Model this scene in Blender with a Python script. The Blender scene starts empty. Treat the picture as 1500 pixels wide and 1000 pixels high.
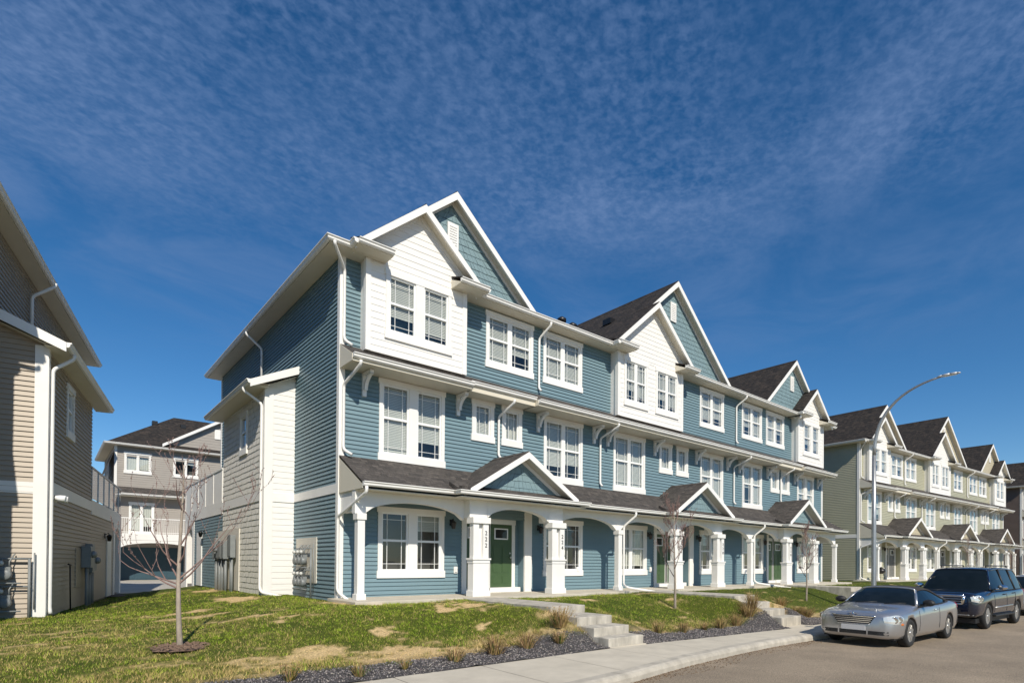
import bpy, bmesh, math, random
import numpy as np
from mathutils import Vector, Matrix
R = math.radians
random.seed(7); rng = np.random.default_rng(7)
scn = bpy.context.scene
COL = scn.collection

# ------------------------------------------------------------------ camera
def setup_camera():
    head = math.atan2(1017, 833.3); roll = R(0.45); pitch = R(0.5)
    f0 = Vector((math.cos(head), math.sin(head), 0)); r0 = Vector((math.sin(head), -math.cos(head), 0)); u0 = Vector((0, 0, 1))
    fw = f0*math.cos(pitch)+u0*math.sin(pitch); up = u0*math.cos(pitch)-f0*math.sin(pitch)
    rr = r0*math.cos(roll)+up*math.sin(roll); uu = up*math.cos(roll)-r0*math.sin(roll)
    cd = bpy.data.cameras.new('camera'); co = bpy.data.objects.new('camera', cd); COL.objects.link(co)
    m = Matrix((rr, uu, -fw)).transposed().to_4x4(); m.translation = (-5.88, -14.31, 0.95)
    co.matrix_world = m
    cd.sensor_width = 36; cd.lens = 20.0
    cd.shift_y = (823.6-833.3*math.tan(pitch)-500)/1500
    cd.clip_end = 3000; cd.clip_start = .05
    scn.camera = co
setup_camera()

# ------------------------------------------------------------------ sky and sun
SUN_EL = R(40.0)
SUN_AZ = math.atan2(-1.0, -0.357)          # direction towards the sun in the XY plane
def setup_light():
    w = bpy.data.worlds.new('World'); scn.world = w; w.use_nodes = True
    nt = w.node_tree; N = nt.nodes; L = nt.links; N.clear()
    out = N.new('ShaderNodeOutputWorld'); bg = N.new('ShaderNodeBackground')
    sky = N.new('ShaderNodeTexSky'); sky.sky_type = 'NISHITA'; sky.sun_disc = False
    sky.sun_elevation = SUN_EL; sky.sun_rotation = math.pi/2-SUN_AZ
    sky.altitude = 1100; sky.air_density = 1.0; sky.dust_density = 0.0; sky.ozone_density = 3.0
    tc = N.new('ShaderNodeTexCoord'); sep = N.new('ShaderNodeSeparateXYZ'); L.new(tc.outputs['Generated'], sep.inputs[0])
    def M(op, a, b=None, c=None):
        n = N.new('ShaderNodeMath'); n.operation = op
        for i, v in enumerate((a, b, c)):
            if v is None: continue
            if isinstance(v, (int, float)): n.inputs[i].default_value = v
            else: L.new(v, n.inputs[i])
        return n.outputs[0]
    zc = M('MAXIMUM', sep.outputs['Z'], .06)
    cb = N.new('ShaderNodeCombineXYZ'); L.new(M('DIVIDE', sep.outputs['X'], zc), cb.inputs[0]); L.new(M('DIVIDE', sep.outputs['Y'], zc), cb.inputs[1])
    mp = N.new('ShaderNodeMapping'); mp.inputs['Rotation'].default_value = (0, 0, R(-38)); mp.inputs['Scale'].default_value = (1.0, 1.2, 1)
    L.new(cb.outputs[0], mp.inputs[0])
    def noise(scale, det, rough, dist=0.0, loc=None):
        n = N.new('ShaderNodeTexNoise'); n.inputs['Scale'].default_value = scale; n.inputs['Detail'].default_value = det
        n.inputs['Roughness'].default_value = rough; n.inputs['Distortion'].default_value = dist
        src = mp.outputs[0]
        if loc:
            m2 = N.new('ShaderNodeMapping'); m2.inputs['Location'].default_value = loc; L.new(src, m2.inputs[0]); src = m2.outputs[0]
        L.new(src, n.inputs['Vector']); return n.outputs['Fac']
    def ramp(v, a, b, lo=0., hi=1.):
        n = N.new('ShaderNodeMapRange'); n.interpolation_type = 'SMOOTHSTEP'; L.new(v, n.inputs[0])
        n.inputs[1].default_value = a; n.inputs[2].default_value = b; n.inputs[3].default_value = lo; n.inputs[4].default_value = hi
        return n.outputs[0]
    cells = ramp(noise(27, 4, .55, .2), .36, .70)            # small altocumulus puffs, high up
    ripple = ramp(noise(60, 2, .5, .25, (2.2, 9.1, 0)), .35, .70)
    veil = ramp(noise(1.7, 6, .60, .5, (7.4, 6.1, 0)), .34, .72)   # thin broad veil lower down
    big = ramp(noise(.9, 3, .5, .2, (5.3, .8, 0)), .28, .62)
    e_cell = ramp(sep.outputs['Z'], .40, .56); e_veil = M('MULTIPLY', ramp(sep.outputs['Z'], .26, .42), ramp(sep.outputs['Z'], .52, .70, 1, .35))
    puffs = M('ADD', M('MULTIPLY', cells, .30), M('MULTIPLY', ripple, .13))
    a = M('ADD', M('MULTIPLY', M('MULTIPLY', puffs, M('ADD', M('MULTIPLY', big, .75), .25)), e_cell), M('MULTIPLY', M('MULTIPLY', veil, e_veil), .40))
    mix = N.new('ShaderNodeMix'); mix.data_type = 'RGBA'
    hsv = N.new('ShaderNodeHueSaturation'); hsv.inputs['Saturation'].default_value = 1.30; hsv.inputs['Value'].default_value = 1.02; hsv.inputs['Hue'].default_value = .5
    L.new(sky.outputs[0], hsv.inputs['Color'])
    L.new(a, mix.inputs[0]); L.new(hsv.outputs[0], mix.inputs[6]); mix.inputs[7].default_value = (1.6, 2.55, 4.7, 1)
    L.new(mix.outputs[2], bg.inputs[0]); bg.inputs[1].default_value = .105
    L.new(bg.outputs[0], out.inputs[0])
    sd = bpy.data.lights.new('sun', 'SUN'); sd.energy = 5.0; sd.angle = R(.5); sd.color = (1, .925, .80)
    so = bpy.data.objects.new('sun', sd); COL.objects.link(so); so.location = (-10, -30, 40)
    d = Vector((.357, 1, -math.tan(SUN_EL)*math.hypot(.357, 1)))
    so.rotation_euler = d.to_track_quat('-Z', 'Y').to_euler()
    vs = scn.view_settings; vs.view_transform = 'Standard'; vs.look = 'None'; vs.exposure = 0.0; vs.gamma = 1; vs.use_curve_mapping = False
setup_light()

# ------------------------------------------------------------------ mesh helpers
MIRROR = 1
class MB:
    def __init__(s): s.v = []; s.f = []; s.sm = []
    def poly(s, pts, smooth=False):
        i = len(s.v); s.v += [tuple(p) for p in pts]; s.f.append(tuple(range(i, i+len(pts)))); s.sm.append(smooth)
    def box(s, x0, x1, y0, y1, z0, z1):
        x0, x1 = min(x0, x1), max(x0, x1); y0, y1 = min(y0, y1), max(y0, y1); z0, z1 = min(z0, z1), max(z0, z1)
        i = len(s.v)
        s.v += [(x, y, z) for z in (z0, z1) for y in (y0, y1) for x in (x0, x1)]
        for q in ((0, 2, 3, 1), (4, 5, 7, 6), (0, 1, 5, 4), (2, 6, 7, 3), (0, 4, 6, 2), (1, 3, 7, 5)):
            s.f.append(tuple(i+k for k in q)); s.sm.append(False)
    def obox(s, F, u0, u1, n0, n1, z0, z1):
        """box in a wall frame F(u, n, z)"""
        c = [F(u, n, z) for z in (z0, z1) for n in (n1, n0) for u in (u0, u1)]
        i = len(s.v); s.v += c
        for q in ((0, 2, 3, 1), (4, 5, 7, 6), (0, 1, 5, 4), (2, 6, 7, 3), (0, 4, 6, 2), (1, 3, 7, 5)):
            s.f.append(tuple(i+k for k in q)); s.sm.append(False)
    def prism(s, a, b, smooth=False):
        """solid between two matching polygons"""
        n = len(a); i = len(s.v); s.v += [tuple(p) for p in a]+[tuple(p) for p in b]
        s.f.append(tuple(i+k for k in reversed(range(n)))); s.sm.append(False)
        s.f.append(tuple(i+n+k for k in range(n))); s.sm.append(False)
        for k in range(n):
            s.f.append((i+k, i+(k+1) % n, i+n+(k+1) % n, i+n+k)); s.sm.append(smooth)
    def slab(s, pts, t):
        s.prism([(p[0], p[1], p[2]-t) for p in pts], pts)
    def tube(s, path, r, n=8, cap=True, smooth=True, flat=1.0):
        path = [Vector(p) for p in path]; m = len(path); rr = r if isinstance(r, (list, tuple)) else [r]*m
        i0 = len(s.v); up = None
        for k, p in enumerate(path):
            d = (path[min(k+1, m-1)]-path[max(k-1, 0)]).normalized()
            if up is None: up = Vector((0, 0, 1)) if abs(d.z) < .9 else Vector((1, 0, 0))
            a = up-d*up.dot(d)
            if a.length < 1e-4: a = d.orthogonal()
            a.normalize(); up = a; b = d.cross(a)
            for j in range(n):
                t = 2*math.pi*j/n+math.pi/n
                s.v.append(tuple(p+a*(math.cos(t)*rr[k])+b*(math.sin(t)*rr[k]*flat)))
        for k in range(m-1):
            for j in range(n):
                s.f.append((i0+k*n+j, i0+k*n+(j+1) % n, i0+(k+1)*n+(j+1) % n, i0+(k+1)*n+j)); s.sm.append(smooth)
        if cap:
            s.f.append(tuple(i0+j for j in reversed(range(n)))); s.sm.append(False)
            s.f.append(tuple(i0+(m-1)*n+j for j in range(n))); s.sm.append(False)
    def lathe(s, c, axis, prof, n=20):
        """prof: (radius, distance along axis)"""
        ax = Vector(axis).normalized(); a = ax.orthogonal().normalized(); b = ax.cross(a); c = Vector(c); i0 = len(s.v)
        for r, h in prof:
            for j in range(n):
                t = 2*math.pi*j/n; s.v.append(tuple(c+ax*h+(a*math.cos(t)+b*math.sin(t))*r))
        for k in range(len(prof)-1):
            for j in range(n):
                s.f.append((i0+k*n+j, i0+k*n+(j+1) % n, i0+(k+1)*n+(j+1) % n, i0+(k+1)*n+j)); s.sm.append(True)
        s.f.append(tuple(i0+j for j in reversed(range(n)))); s.sm.append(False)
        s.f.append(tuple(i0+(len(prof)-1)*n+j for j in range(n))); s.sm.append(False)
    def build(s, name, mat, parent=None, bevel=0):
        v = s.v; f = s.f
        if MIRROR < 0: v = [(-p[0], p[1], p[2]) for p in v]; f = [tuple(reversed(q)) for q in f]
        me = bpy.data.meshes.new(name); me.from_pydata(v, [], f)
        if any(s.sm): me.polygons.foreach_set('use_smooth', s.sm)
        if isinstance(mat, (list, tuple)):
            for m in mat: me.materials.append(m)
        else: me.materials.append(mat)
        me.update()
        o = bpy.data.objects.new(name, me); COL.objects.link(o)
        if parent is not None: o.parent = parent
        if bevel:
            b = o.modifiers.new('bevel', 'BEVEL'); b.width = bevel; b.segments = 2; b.limit_method = 'ANGLE'
        return o
def tag(o, label, cat=None, group=None, kind=None):
    if label: o['label'] = label
    if cat: o['category'] = cat
    if group: o['group'] = group
    if kind: o['kind'] = kind
    return o
def empty(name, loc, rz=0.0, label=None, cat=None, group=None):
    o = bpy.data.objects.new(name, None); COL.objects.link(o); o.location = loc; o.rotation_euler = (0, 0, rz); o.empty_display_size = .2
    return tag(o, label, cat, group)
def copy_tree(o, parent=None):
    c = o.copy(); COL.objects.link(c)
    if parent is not None: c.parent = parent
    for ch in list(o.children): copy_tree(ch, c)
    return c

# ------------------------------------------------------------------ materials
def mat(name, col, rough=.6, metal=0.0, var=0.0, vscale=3.0, bump=0.0, bscale=40.0, coat=0.0, spec=.5, col2=None, detail=5.0, stretch=None, brough=.6):
    m = bpy.data.materials.new(name); m.use_nodes = True; nt = m.node_tree; N = nt.nodes; L = nt.links
    p = N['Principled BSDF']; p.inputs['Roughness'].default_value = rough; p.inputs['Metallic'].default_value = metal
    p.inputs['Base Color'].default_value = (*col, 1); p.inputs['Coat Weight'].default_value = coat; p.inputs['Specular IOR Level'].default_value = spec
    if var or bump:
        tc = N.new('ShaderNodeTexCoord'); src = tc.outputs['Object']
        if stretch:
            mp = N.new('ShaderNodeMapping'); mp.inputs['Scale'].default_value = stretch; L.new(src, mp.inputs[0]); src = mp.outputs[0]
    if var:
        n = N.new('ShaderNodeTexNoise'); n.inputs['Scale'].default_value = vscale; n.inputs['Detail'].default_value = detail; n.inputs['Roughness'].default_value = .6; L.new(src, n.inputs['Vector'])
        mx = N.new('ShaderNodeMix'); mx.data_type = 'RGBA'
        mr = N.new('ShaderNodeMapRange'); mr.inputs[1].default_value = .3; mr.inputs[2].default_value = .7; L.new(n.outputs['Fac'], mr.inputs[0])
        L.new(mr.outputs[0], mx.inputs[0])
        c2 = col2 if col2 else tuple(c*(1-var) for c in col)
        c1 = col if col2 else tuple(min(1, c*(1+var*.5)) for c in col)
        mx.inputs[6].default_value = (*c2, 1); mx.inputs[7].default_value = (*c1, 1); L.new(mx.outputs[2], p.inputs['Base Color'])
    if bump:
        n = N.new('ShaderNodeTexNoise'); n.inputs['Scale'].default_value = bscale; n.inputs['Detail'].default_value = 4; n.inputs['Roughness'].default_value = brough; L.new(src, n.inputs['Vector'])
        b = N.new('ShaderNodeBump'); b.inputs['Strength'].default_value = bump; b.inputs['Distance'].default_value = .02; L.new(n.outputs['Fac'], b.inputs['Height']); L.new(b.outputs[0], p.inputs['Normal'])
    return m
def glass_mat(name, tint, refl=.08):
    m = bpy.data.materials.new(name); m.use_nodes = True; nt = m.node_tree; N = nt.nodes; L = nt.links; N.clear()
    o = N.new('ShaderNodeOutputMaterial'); t = N.new('ShaderNodeBsdfTransparent'); t.inputs[0].default_value = (*tint, 1)
    g = N.new('ShaderNodeBsdfGlossy'); g.inputs['Roughness'].default_value = .02; g.inputs['Color'].default_value = (.95, .97, 1, 1)
    fr = N.new('ShaderNodeLayerWeight'); fr.inputs[0].default_value = .5
    pw = N.new('ShaderNodeMath'); pw.operation = 'POWER'; pw.inputs[1].default_value = 3.2; L.new(fr.outputs['Facing'], pw.inputs[0])
    ad = N.new('ShaderNodeMath'); ad.operation = 'ADD'; ad.use_clamp = True; ad.inputs[1].default_value = refl; L.new(pw.outputs[0], ad.inputs[0])
    mx = N.new('ShaderNodeMixShader'); L.new(ad.outputs[0], mx.inputs[0]); L.new(t.outputs[0], mx.inputs[1]); L.new(g.outputs[0], mx.inputs[2]); L.new(mx.outputs[0], o.inputs[0])
    tc = N.new('ShaderNodeTexCoord'); n = N.new('ShaderNodeTexNoise'); n.inputs['Scale'].default_value = .9; L.new(tc.outputs['Object'], n.inputs['Vector'])
    b = N.new('ShaderNodeBump'); b.inputs['Strength'].default_value = .12; b.inputs['Distance'].default_value = .05; L.new(n.outputs['Fac'], b.inputs['Height']); L.new(b.outputs[0], g.inputs['Normal'])
    return m
def shingle_mat(name, c1, c2, c3):
    m = bpy.data.materials.new(name); m.use_nodes = True; nt = m.node_tree; N = nt.nodes; L = nt.links
    p = N['Principled BSDF']; p.inputs['Roughness'].default_value = .92; p.inputs['Specular IOR Level'].default_value = .2
    tc = N.new('ShaderNodeTexCoord'); geo = N.new('ShaderNodeNewGeometry')
    # run the courses along whichever horizontal axis the slope faces
    s1 = N.new('ShaderNodeSeparateXYZ'); L.new(tc.outputs['Object'], s1.inputs[0])
    s2 = N.new('ShaderNodeSeparateXYZ'); vt = N.new('ShaderNodeVectorTransform'); vt.vector_type = 'NORMAL'; vt.convert_from = 'WORLD'; vt.convert_to = 'OBJECT'
    L.new(geo.outputs['True Normal'], vt.inputs[0]); L.new(vt.outputs[0], s2.inputs[0])
    ab = N.new('ShaderNodeMath'); ab.operation = 'ABSOLUTE'; L.new(s2.outputs[0], ab.inputs[0])
    ay = N.new('ShaderNodeMath'); ay.operation = 'ABSOLUTE'; L.new(s2.outputs[1], ay.inputs[0])
    gt = N.new('ShaderNodeMath'); gt.operation = 'GREATER_THAN'; L.new(ab.outputs[0], gt.inputs[0]); L.new(ay.outputs[0], gt.inputs[1])
    mu = N.new('ShaderNodeMix'); L.new(gt.outputs[0], mu.inputs[0]); L.new(s1.outputs[0], mu.inputs[2]); L.new(s1.outputs[1], mu.inputs[3])
    mz = N.new('ShaderNodeMath'); mz.operation = 'MULTIPLY'; mz.inputs[1].default_value = 1.75; L.new(s1.outputs[2], mz.inputs[0])
    cb = N.new('ShaderNodeCombineXYZ'); L.new(mu.outputs[0], cb.inputs[0]); L.new(mz.outputs[0], cb.inputs[1])
    br = N.new('ShaderNodeTexBrick'); L.new(cb.outputs[0], br.inputs['Vector']); br.inputs['Scale'].default_value = 1.0
    br.inputs['Brick Width'].default_value = .19; br.inputs['Row Height'].default_value = .13; br.inputs['Mortar Size'].default_value = .006; br.inputs['Mortar Smooth'].default_value = .3
    br.inputs['Color1'].default_value = (*c1, 1); br.inputs['Color2'].default_value = (*c2, 1); br.inputs['Mortar'].default_value = (*[c*.5 for c in c1], 1); br.offset = .37
    nn = N.new('ShaderNodeTexNoise'); nn.inputs['Scale'].default_value = 2.3; nn.inputs['Detail'].default_value = 7; nn.inputs['Roughness'].default_value = .75; L.new(tc.outputs['Object'], nn.inputs['Vector'])
    mr = N.new('ShaderNodeMapRange'); mr.inputs[1].default_value = .42; mr.inputs[2].default_value = .68; L.new(nn.outputs['Fac'], mr.inputs[0])
    mx = N.new('ShaderNodeMix'); mx.data_type = 'RGBA'; L.new(mr.outputs[0], mx.inputs[0]); L.new(br.outputs['Color'], mx.inputs[6]); mx.inputs[7].default_value = (*c3, 1)
    n3 = N.new('ShaderNodeTexNoise'); n3.inputs['Scale'].default_value = 55; n3.inputs['Detail'].default_value = 3; L.new(tc.outputs['Object'], n3.inputs['Vector'])
    mg = N.new('ShaderNodeMix'); mg.data_type = 'RGBA'; mg.blend_type = 'MULTIPLY'; mg.inputs[0].default_value = 1; L.new(mx.outputs[2], mg.inputs[6])
    m3 = N.new('ShaderNodeMapRange'); m3.inputs[1].default_value = .3; m3.inputs[2].default_value = .7; m3.inputs[3].default_value = .55; m3.inputs[4].default_value = 1.35; L.new(n3.outputs['Fac'], m3.inputs[0]); L.new(m3.outputs[0], mg.inputs[7])
    L.new(mg.outputs[2], p.inputs['Base Color'])
    b = N.new('ShaderNodeBump'); b.inputs['Strength'].default_value = .7; b.inputs['Distance'].default_value = .012; L.new(br.outputs['Fac'], b.inputs['Height']); b.invert = True
    b2 = N.new('ShaderNodeBump'); b2.inputs['Strength'].default_value = .6; b2.inputs['Distance'].default_value = .01; L.new(n3.outputs['Fac'], b2.inputs['Height']); L.new(b.outputs[0], b2.inputs['Normal']); L.new(b2.outputs[0], p.inputs['Normal'])
    return m
def attr_mat(name, attr, rough=.9, vscale=0, var=.3, bump=0, bscale=60, subs=False):
    m = bpy.data.materials.new(name); m.use_nodes = True; nt = m.node_tree; N = nt.nodes; L = nt.links
    p = N['Principled BSDF']; p.inputs['Roughness'].default_value = rough; p.inputs['Specular IOR Level'].default_value = .25
    a = N.new('ShaderNodeVertexColor'); a.layer_name = attr; src = a.outputs['Color']
    tc = N.new('ShaderNodeTexCoord')
    if vscale:
        n = N.new('ShaderNodeTexNoise'); n.inputs['Scale'].default_value = vscale; n.inputs['Detail'].default_value = 5; n.inputs['Roughness'].default_value = .7; L.new(tc.outputs['Object'], n.inputs['Vector'])
        mr = N.new('ShaderNodeMapRange'); mr.inputs[1].default_value = .3; mr.inputs[2].default_value = .7; mr.inputs[3].default_value = 1-var; mr.inputs[4].default_value = 1+var; L.new(n.outputs['Fac'], mr.inputs[0])
        mg = N.new('ShaderNodeMix'); mg.data_type = 'RGBA'; mg.blend_type = 'MULTIPLY'; mg.inputs[0].default_value = 1; L.new(src, mg.inputs[6]); L.new(mr.outputs[0], mg.inputs[7]); src = mg.outputs[2]
    L.new(src, p.inputs['Base Color'])
    if bump:
        n = N.new('ShaderNodeTexNoise'); n.inputs['Scale'].default_value = bscale; n.inputs['Detail'].default_value = 4; L.new(tc.outputs['Object'], n.inputs['Vector'])
        b = N.new('ShaderNodeBump'); b.inputs['Strength'].default_value = bump; b.inputs['Distance'].default_value = .03; L.new(n.outputs['Fac'], b.inputs['Height']); L.new(b.outputs[0], p.inputs['Normal'])
    return m

WHITE = mat('white_trim_paint', (.80, .785, .75), .5, var=.05, vscale=1.5, bump=.06, bscale=30)
WHITE_SIDING = mat('white_lap_siding', (.79, .77, .73), .55, var=.05, vscale=2.0, bump=.12, bscale=25, stretch=(1, 1, 6))
SHAKE_WHITE = mat('white_shake_siding', (.80, .77, .70), .65, var=.08, vscale=9, bump=.35, bscale=26, stretch=(1, 1.6, .35))
VINYL_WHITE = mat('white_vinyl_frame', (.82, .82, .80), .35)
SOFFIT = mat('cream_soffit_vinyl', (.66, .61, .50), .55, var=.04, vscale=2)
BLUE = mat('slate_blue_vinyl_siding', (.160, .246, .280), .5, var=.07, vscale=1.1, bump=.10, bscale=30, stretch=(.6, .6, 5))
BLUE_SHAKE = mat('grey_blue_shake_siding', (.185, .272, .295), .6, var=.10, vscale=9, bump=.3, bscale=24, stretch=(1, 1, .35))
SAGE = mat('sage_vinyl_siding', (.42, .41, .30), .5, var=.06, vscale=1.1)
SAGE_SHAKE = mat('sage_shake_siding', (.48, .43, .31), .6, var=.1, vscale=9, bump=.3, bscale=24)
BEIGE = mat('beige_vinyl_siding', (.38, .32, .25), .5, var=.06, vscale=1.1, bump=.08, bscale=30, stretch=(.6, .6, 5))
BROWN = mat('dark_brown_vinyl_siding', (.14, .105, .085), .55, var=.06, vscale=1.1)
GREY = mat('warm_grey_vinyl_siding', (.33, .30, .265), .5, var=.06, vscale=1.1)
SHINGLE = shingle_mat('weathered_brown_shingles', (.050, .046, .044), (.125, .110, .099), (.075, .068, .063))
SHINGLE_BLACK = shingle_mat('charcoal_shingles', (.020, .019, .019), (.070, .056, .047), (.030, .028, .027))
PANE = glass_mat('window_glass', (.86, .90, .90), .07)
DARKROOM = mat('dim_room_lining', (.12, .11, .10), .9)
BLIND = mat('off_white_blind', (.62, .60, .54), .6)
CURTAIN = mat('pale_curtain', (.60, .57, .50), .8, var=.1, vscale=6)
GREEN_DOOR = mat('green_door_paint', (.055, .100, .042), .4, var=.05, vscale=3)
TEAL_DOOR = mat('dark_teal_garage_door', (.035, .075, .10), .45)
BLACK = mat('black_paint', (.012, .012, .013), .4)
RUBBER = mat('dark_rubber', (.018, .018, .018), .85, var=.2, vscale=20, bump=.2, bscale=60)
STEEL = mat('galvanised_steel', (.42, .43, .43), .42, metal=.75, var=.12, vscale=5)
METER_GREY = mat('grey_meter_enamel', (.21, .225, .225), .45, var=.1, vscale=8)
BRASS = mat('brushed_nickel', (.55, .53, .50), .3, metal=1)
CONCRETE = mat('pale_concrete', (.54, .49, .40), .9, var=.14, vscale=2.2, bump=.25, bscale=70, detail=8)
STEP_CONCRETE = mat('stained_step_concrete', (.47, .435, .37), .92, var=.42, vscale=3.0, bump=.35, bscale=60, detail=9, stretch=(1.6, 1.6, .5))
FOUNDATION = mat('grey_foundation_concrete', (.30, .28, .25), .95, var=.2, vscale=3, bump=.4, bscale=40)

# ------------------------------------------------------------------ ground heights
BEND = math.tan(R(4.1))
def ysh(x): return BEND*np.maximum(0, np.asarray(x, float)-35)
def sstep(t): t = np.clip(t, 0, 1); return t*t*(3-2*t)
def walk_z(x): return -.70-.12*np.clip((np.asarray(x, float)-3)/7, 0, 1)
def ground_z(x, y):
    x = np.asarray(x, float); y = np.asarray(y, float)+ysh(x)
    base = -.07-.31*sstep((-x-.6)/4.2)
    base = np.where(y > 5, base-.10*np.clip((y-5)/6, 0, 1)*np.clip((-x)/1.5, 0, 1), base)
    low = walk_z(x)+.10
    s = sstep((-y-1.95-.5*np.clip((x+1)/2, 0, 1))/(4.0-.5*np.clip((x+1)/2, 0, 1)))
    z = base+(low-base)*s
    for xc, hw in ((3.16, .54), (10.8, .60)):      # the bank is built up beside the stairs
        zs = np.interp(-y, [1.9, 5.3, 5.95, 6.5, 6.95], [-.03, -.08, -.26, -.43, -.60])
        w = 1-sstep((np.abs(x-xc)-hw-.1)/1.5); z = np.where(y < -1.9, z+np.maximum(zs-z, 0)*w, z)
    z = np.where(y < -6.0, np.maximum(low+(walk_z(x)+.012-low)*np.clip((-6.0-y)/1.0, 0, 1), np.where(y > -6.95, z-.0*y, -9)-.10*np.clip((-6.0-y)/.9, 0, 1)-(z-low)*np.clip((-6.3-y)/.6, 0, 1)), z)
    return z
def vnoise(x, y, seed=0):
    """smooth value noise in [0,1] for vertex colours and placement"""
    xi = np.floor(x).astype(np.int64); yi = np.floor(y).astype(np.int64); fx = x-xi; fy = y-yi
    fx = fx*fx*(3-2*fx); fy = fy*fy*(3-2*fy)
    def h(a, b):
        n = (a*374761393+b*668265263+seed*974634777) & 0x7fffffff
        n = ((n ^ (n >> 13))*1274126177) & 0x7fffffff
        return ((n ^ (n >> 16)) & 0xffff)/65535.
    return (h(xi, yi)*(1-fx)+h(xi+1, yi)*fx)*(1-fy)+(h(xi, yi+1)*(1-fx)+h(xi+1, yi+1)*fx)*fy
def fbm(x, y, seed=0, o=4):
    t = 0; a = .5; s = 0
    for k in range(o): t = t+a*vnoise(x*2**k, y*2**k, seed+k*17); s += a; a *= .55
    return t/s
STRAW = [(-2.9, -5.05, .9, .32), (-1.2, -5.35, .7, .25), (-3.9, -6.0, .8, .25), (1.6, -2.7, .25, .12), (2.5, -2.6, .3, .13), (.6, -2.6, .25, .12), (1.0, -2.2, .3, .1), (-3.55, .9, .9, .28), (-3.2, -.3, 1.0, .3), (-2.7, -1.6, .7, .25), (-3.3, -5.55, .85, .45), (-2.6, -5.3, .9, .4), (-1.55, -5.75, 1.0, .28), (-.6, -5.6, .5, .2),
         (1.9, -2.3, .5, .22), (2.05, -3.1, .45, .22), (1.35, -3.0, .35, .2), (.9, -3.2, .3, .25), (2.35, -1.9, .2, .1), (1.2, -4.7, .35, .2), (-.86, -4.3, .3, .15), (-5.7, -1.1, .7, .25), (-5.3, -2.1, .8, .3), (-6.1, -2.9, .9, .3),
         (-4.6, -4.9, .9, .3), (-3.6, -5.0, .6, .25), (9.6, -2.4, .8, .35), (10.3, -2.4, .5, .2), (-2.2, -2.6, .4, .2), (-.3, -.9, .5, .5), (.2, -1.6, .5, .3), (5.0, -2.6, .3, .15), (6.3, -3.0, .6, .2), (-1.9, 3.0, .5, 1.2), (-1.4, 8.5, .5, 1.0), (-4.8, -6.2, 1.2, .4)]
def straw_mask(x, y, soft=False):
    wx = x+.55*(fbm(x*2.1, y*2.1, 3)-.5)*2; wy = y+.55*(fbm(x*2.1, y*2.1, 5)-.5)*2
    m = np.zeros_like(x)
    for cx, cy, rx, ry in STRAW:
        d = ((wx-cx)/rx)**2+((wy-cy)/ry)**2
        m = np.maximum(m, np.clip(1.35-d, 0, 1))
    n = fbm(x*1.6, y*1.6, 11)
    m = np.maximum(m, np.clip((n-.60)*6, 0, 1)*.65)
    left = np.clip((-x-1.5)/2.5, 0, 1)*np.clip((1.5-y)/3.5, 0, 1)
    m = np.maximum(m, left*np.clip((fbm(x*1.1, y*2.2, 23)-.30)*2.6, 0, .62))
    edge = np.clip((-y-4.7)/1.0, 0, 1)*np.clip(fbm(x*1.5, y*1.5, 31)*2.2-.45, 0, 1)
    m = np.clip(np.maximum(m, edge*.85), 0, 1)
    if soft: return m
    m = m*(1-.45*left)
    return m*.25+.75*sstep((m-.33+1.1*(fbm(x*7, y*9, 53)-.5))/.45)
C_GREEN = np.array([.11, .185, .010]); C_GREEN2 = np.array([.25, .30, .030]); C_STRAW = np.array([.62, .45, .23]); C_OLIVE = np.array([.31, .27, .085])
def lawn_color(x, y, jitter=None):
    s = straw_mask(x, y)[:, None]; g = fbm(x*.9, y*.9, 41)[:, None]
    c = C_GREEN*(1-g)+C_GREEN2*g
    s2 = np.clip(s*2, 0, 1); s3 = np.clip(s*2-1, 0, 1)
    c = c*(1-s2)+C_OLIVE*s2; c = c*(1-s3)+C_STRAW*s3
    return c, s[:, 0]
def set_colors(me, name, cols):
    at = me.color_attributes.new(name, 'FLOAT_COLOR', 'POINT')
    a = np.ones((len(cols), 4), np.float32); a[:, :3] = cols; at.data.foreach_set('color', a.ravel())

KERB = [(-40, -14.4), (-14, -10.9), (-6, -9.62), (-3, -9.2), (-.1, -8.86), (1.0, -8.75), (2.7, -8.50), (5.1, -8.2), (7.0, -8.03), (9.4, -7.96), (14, -7.95), (35, -7.95), (130, -7.95-95*BEND)]
def resample(pl, step):
    out = []
    for (a, b) in zip(pl[:-1], pl[1:]):
        n = max(1, int(math.hypot(b[0]-a[0], b[1]-a[1])/step)); out += [(a[0]+(b[0]-a[0])*k/n, a[1]+(b[1]-a[1])*k/n) for k in range(n)]
    return out+[pl[-1]]

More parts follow.
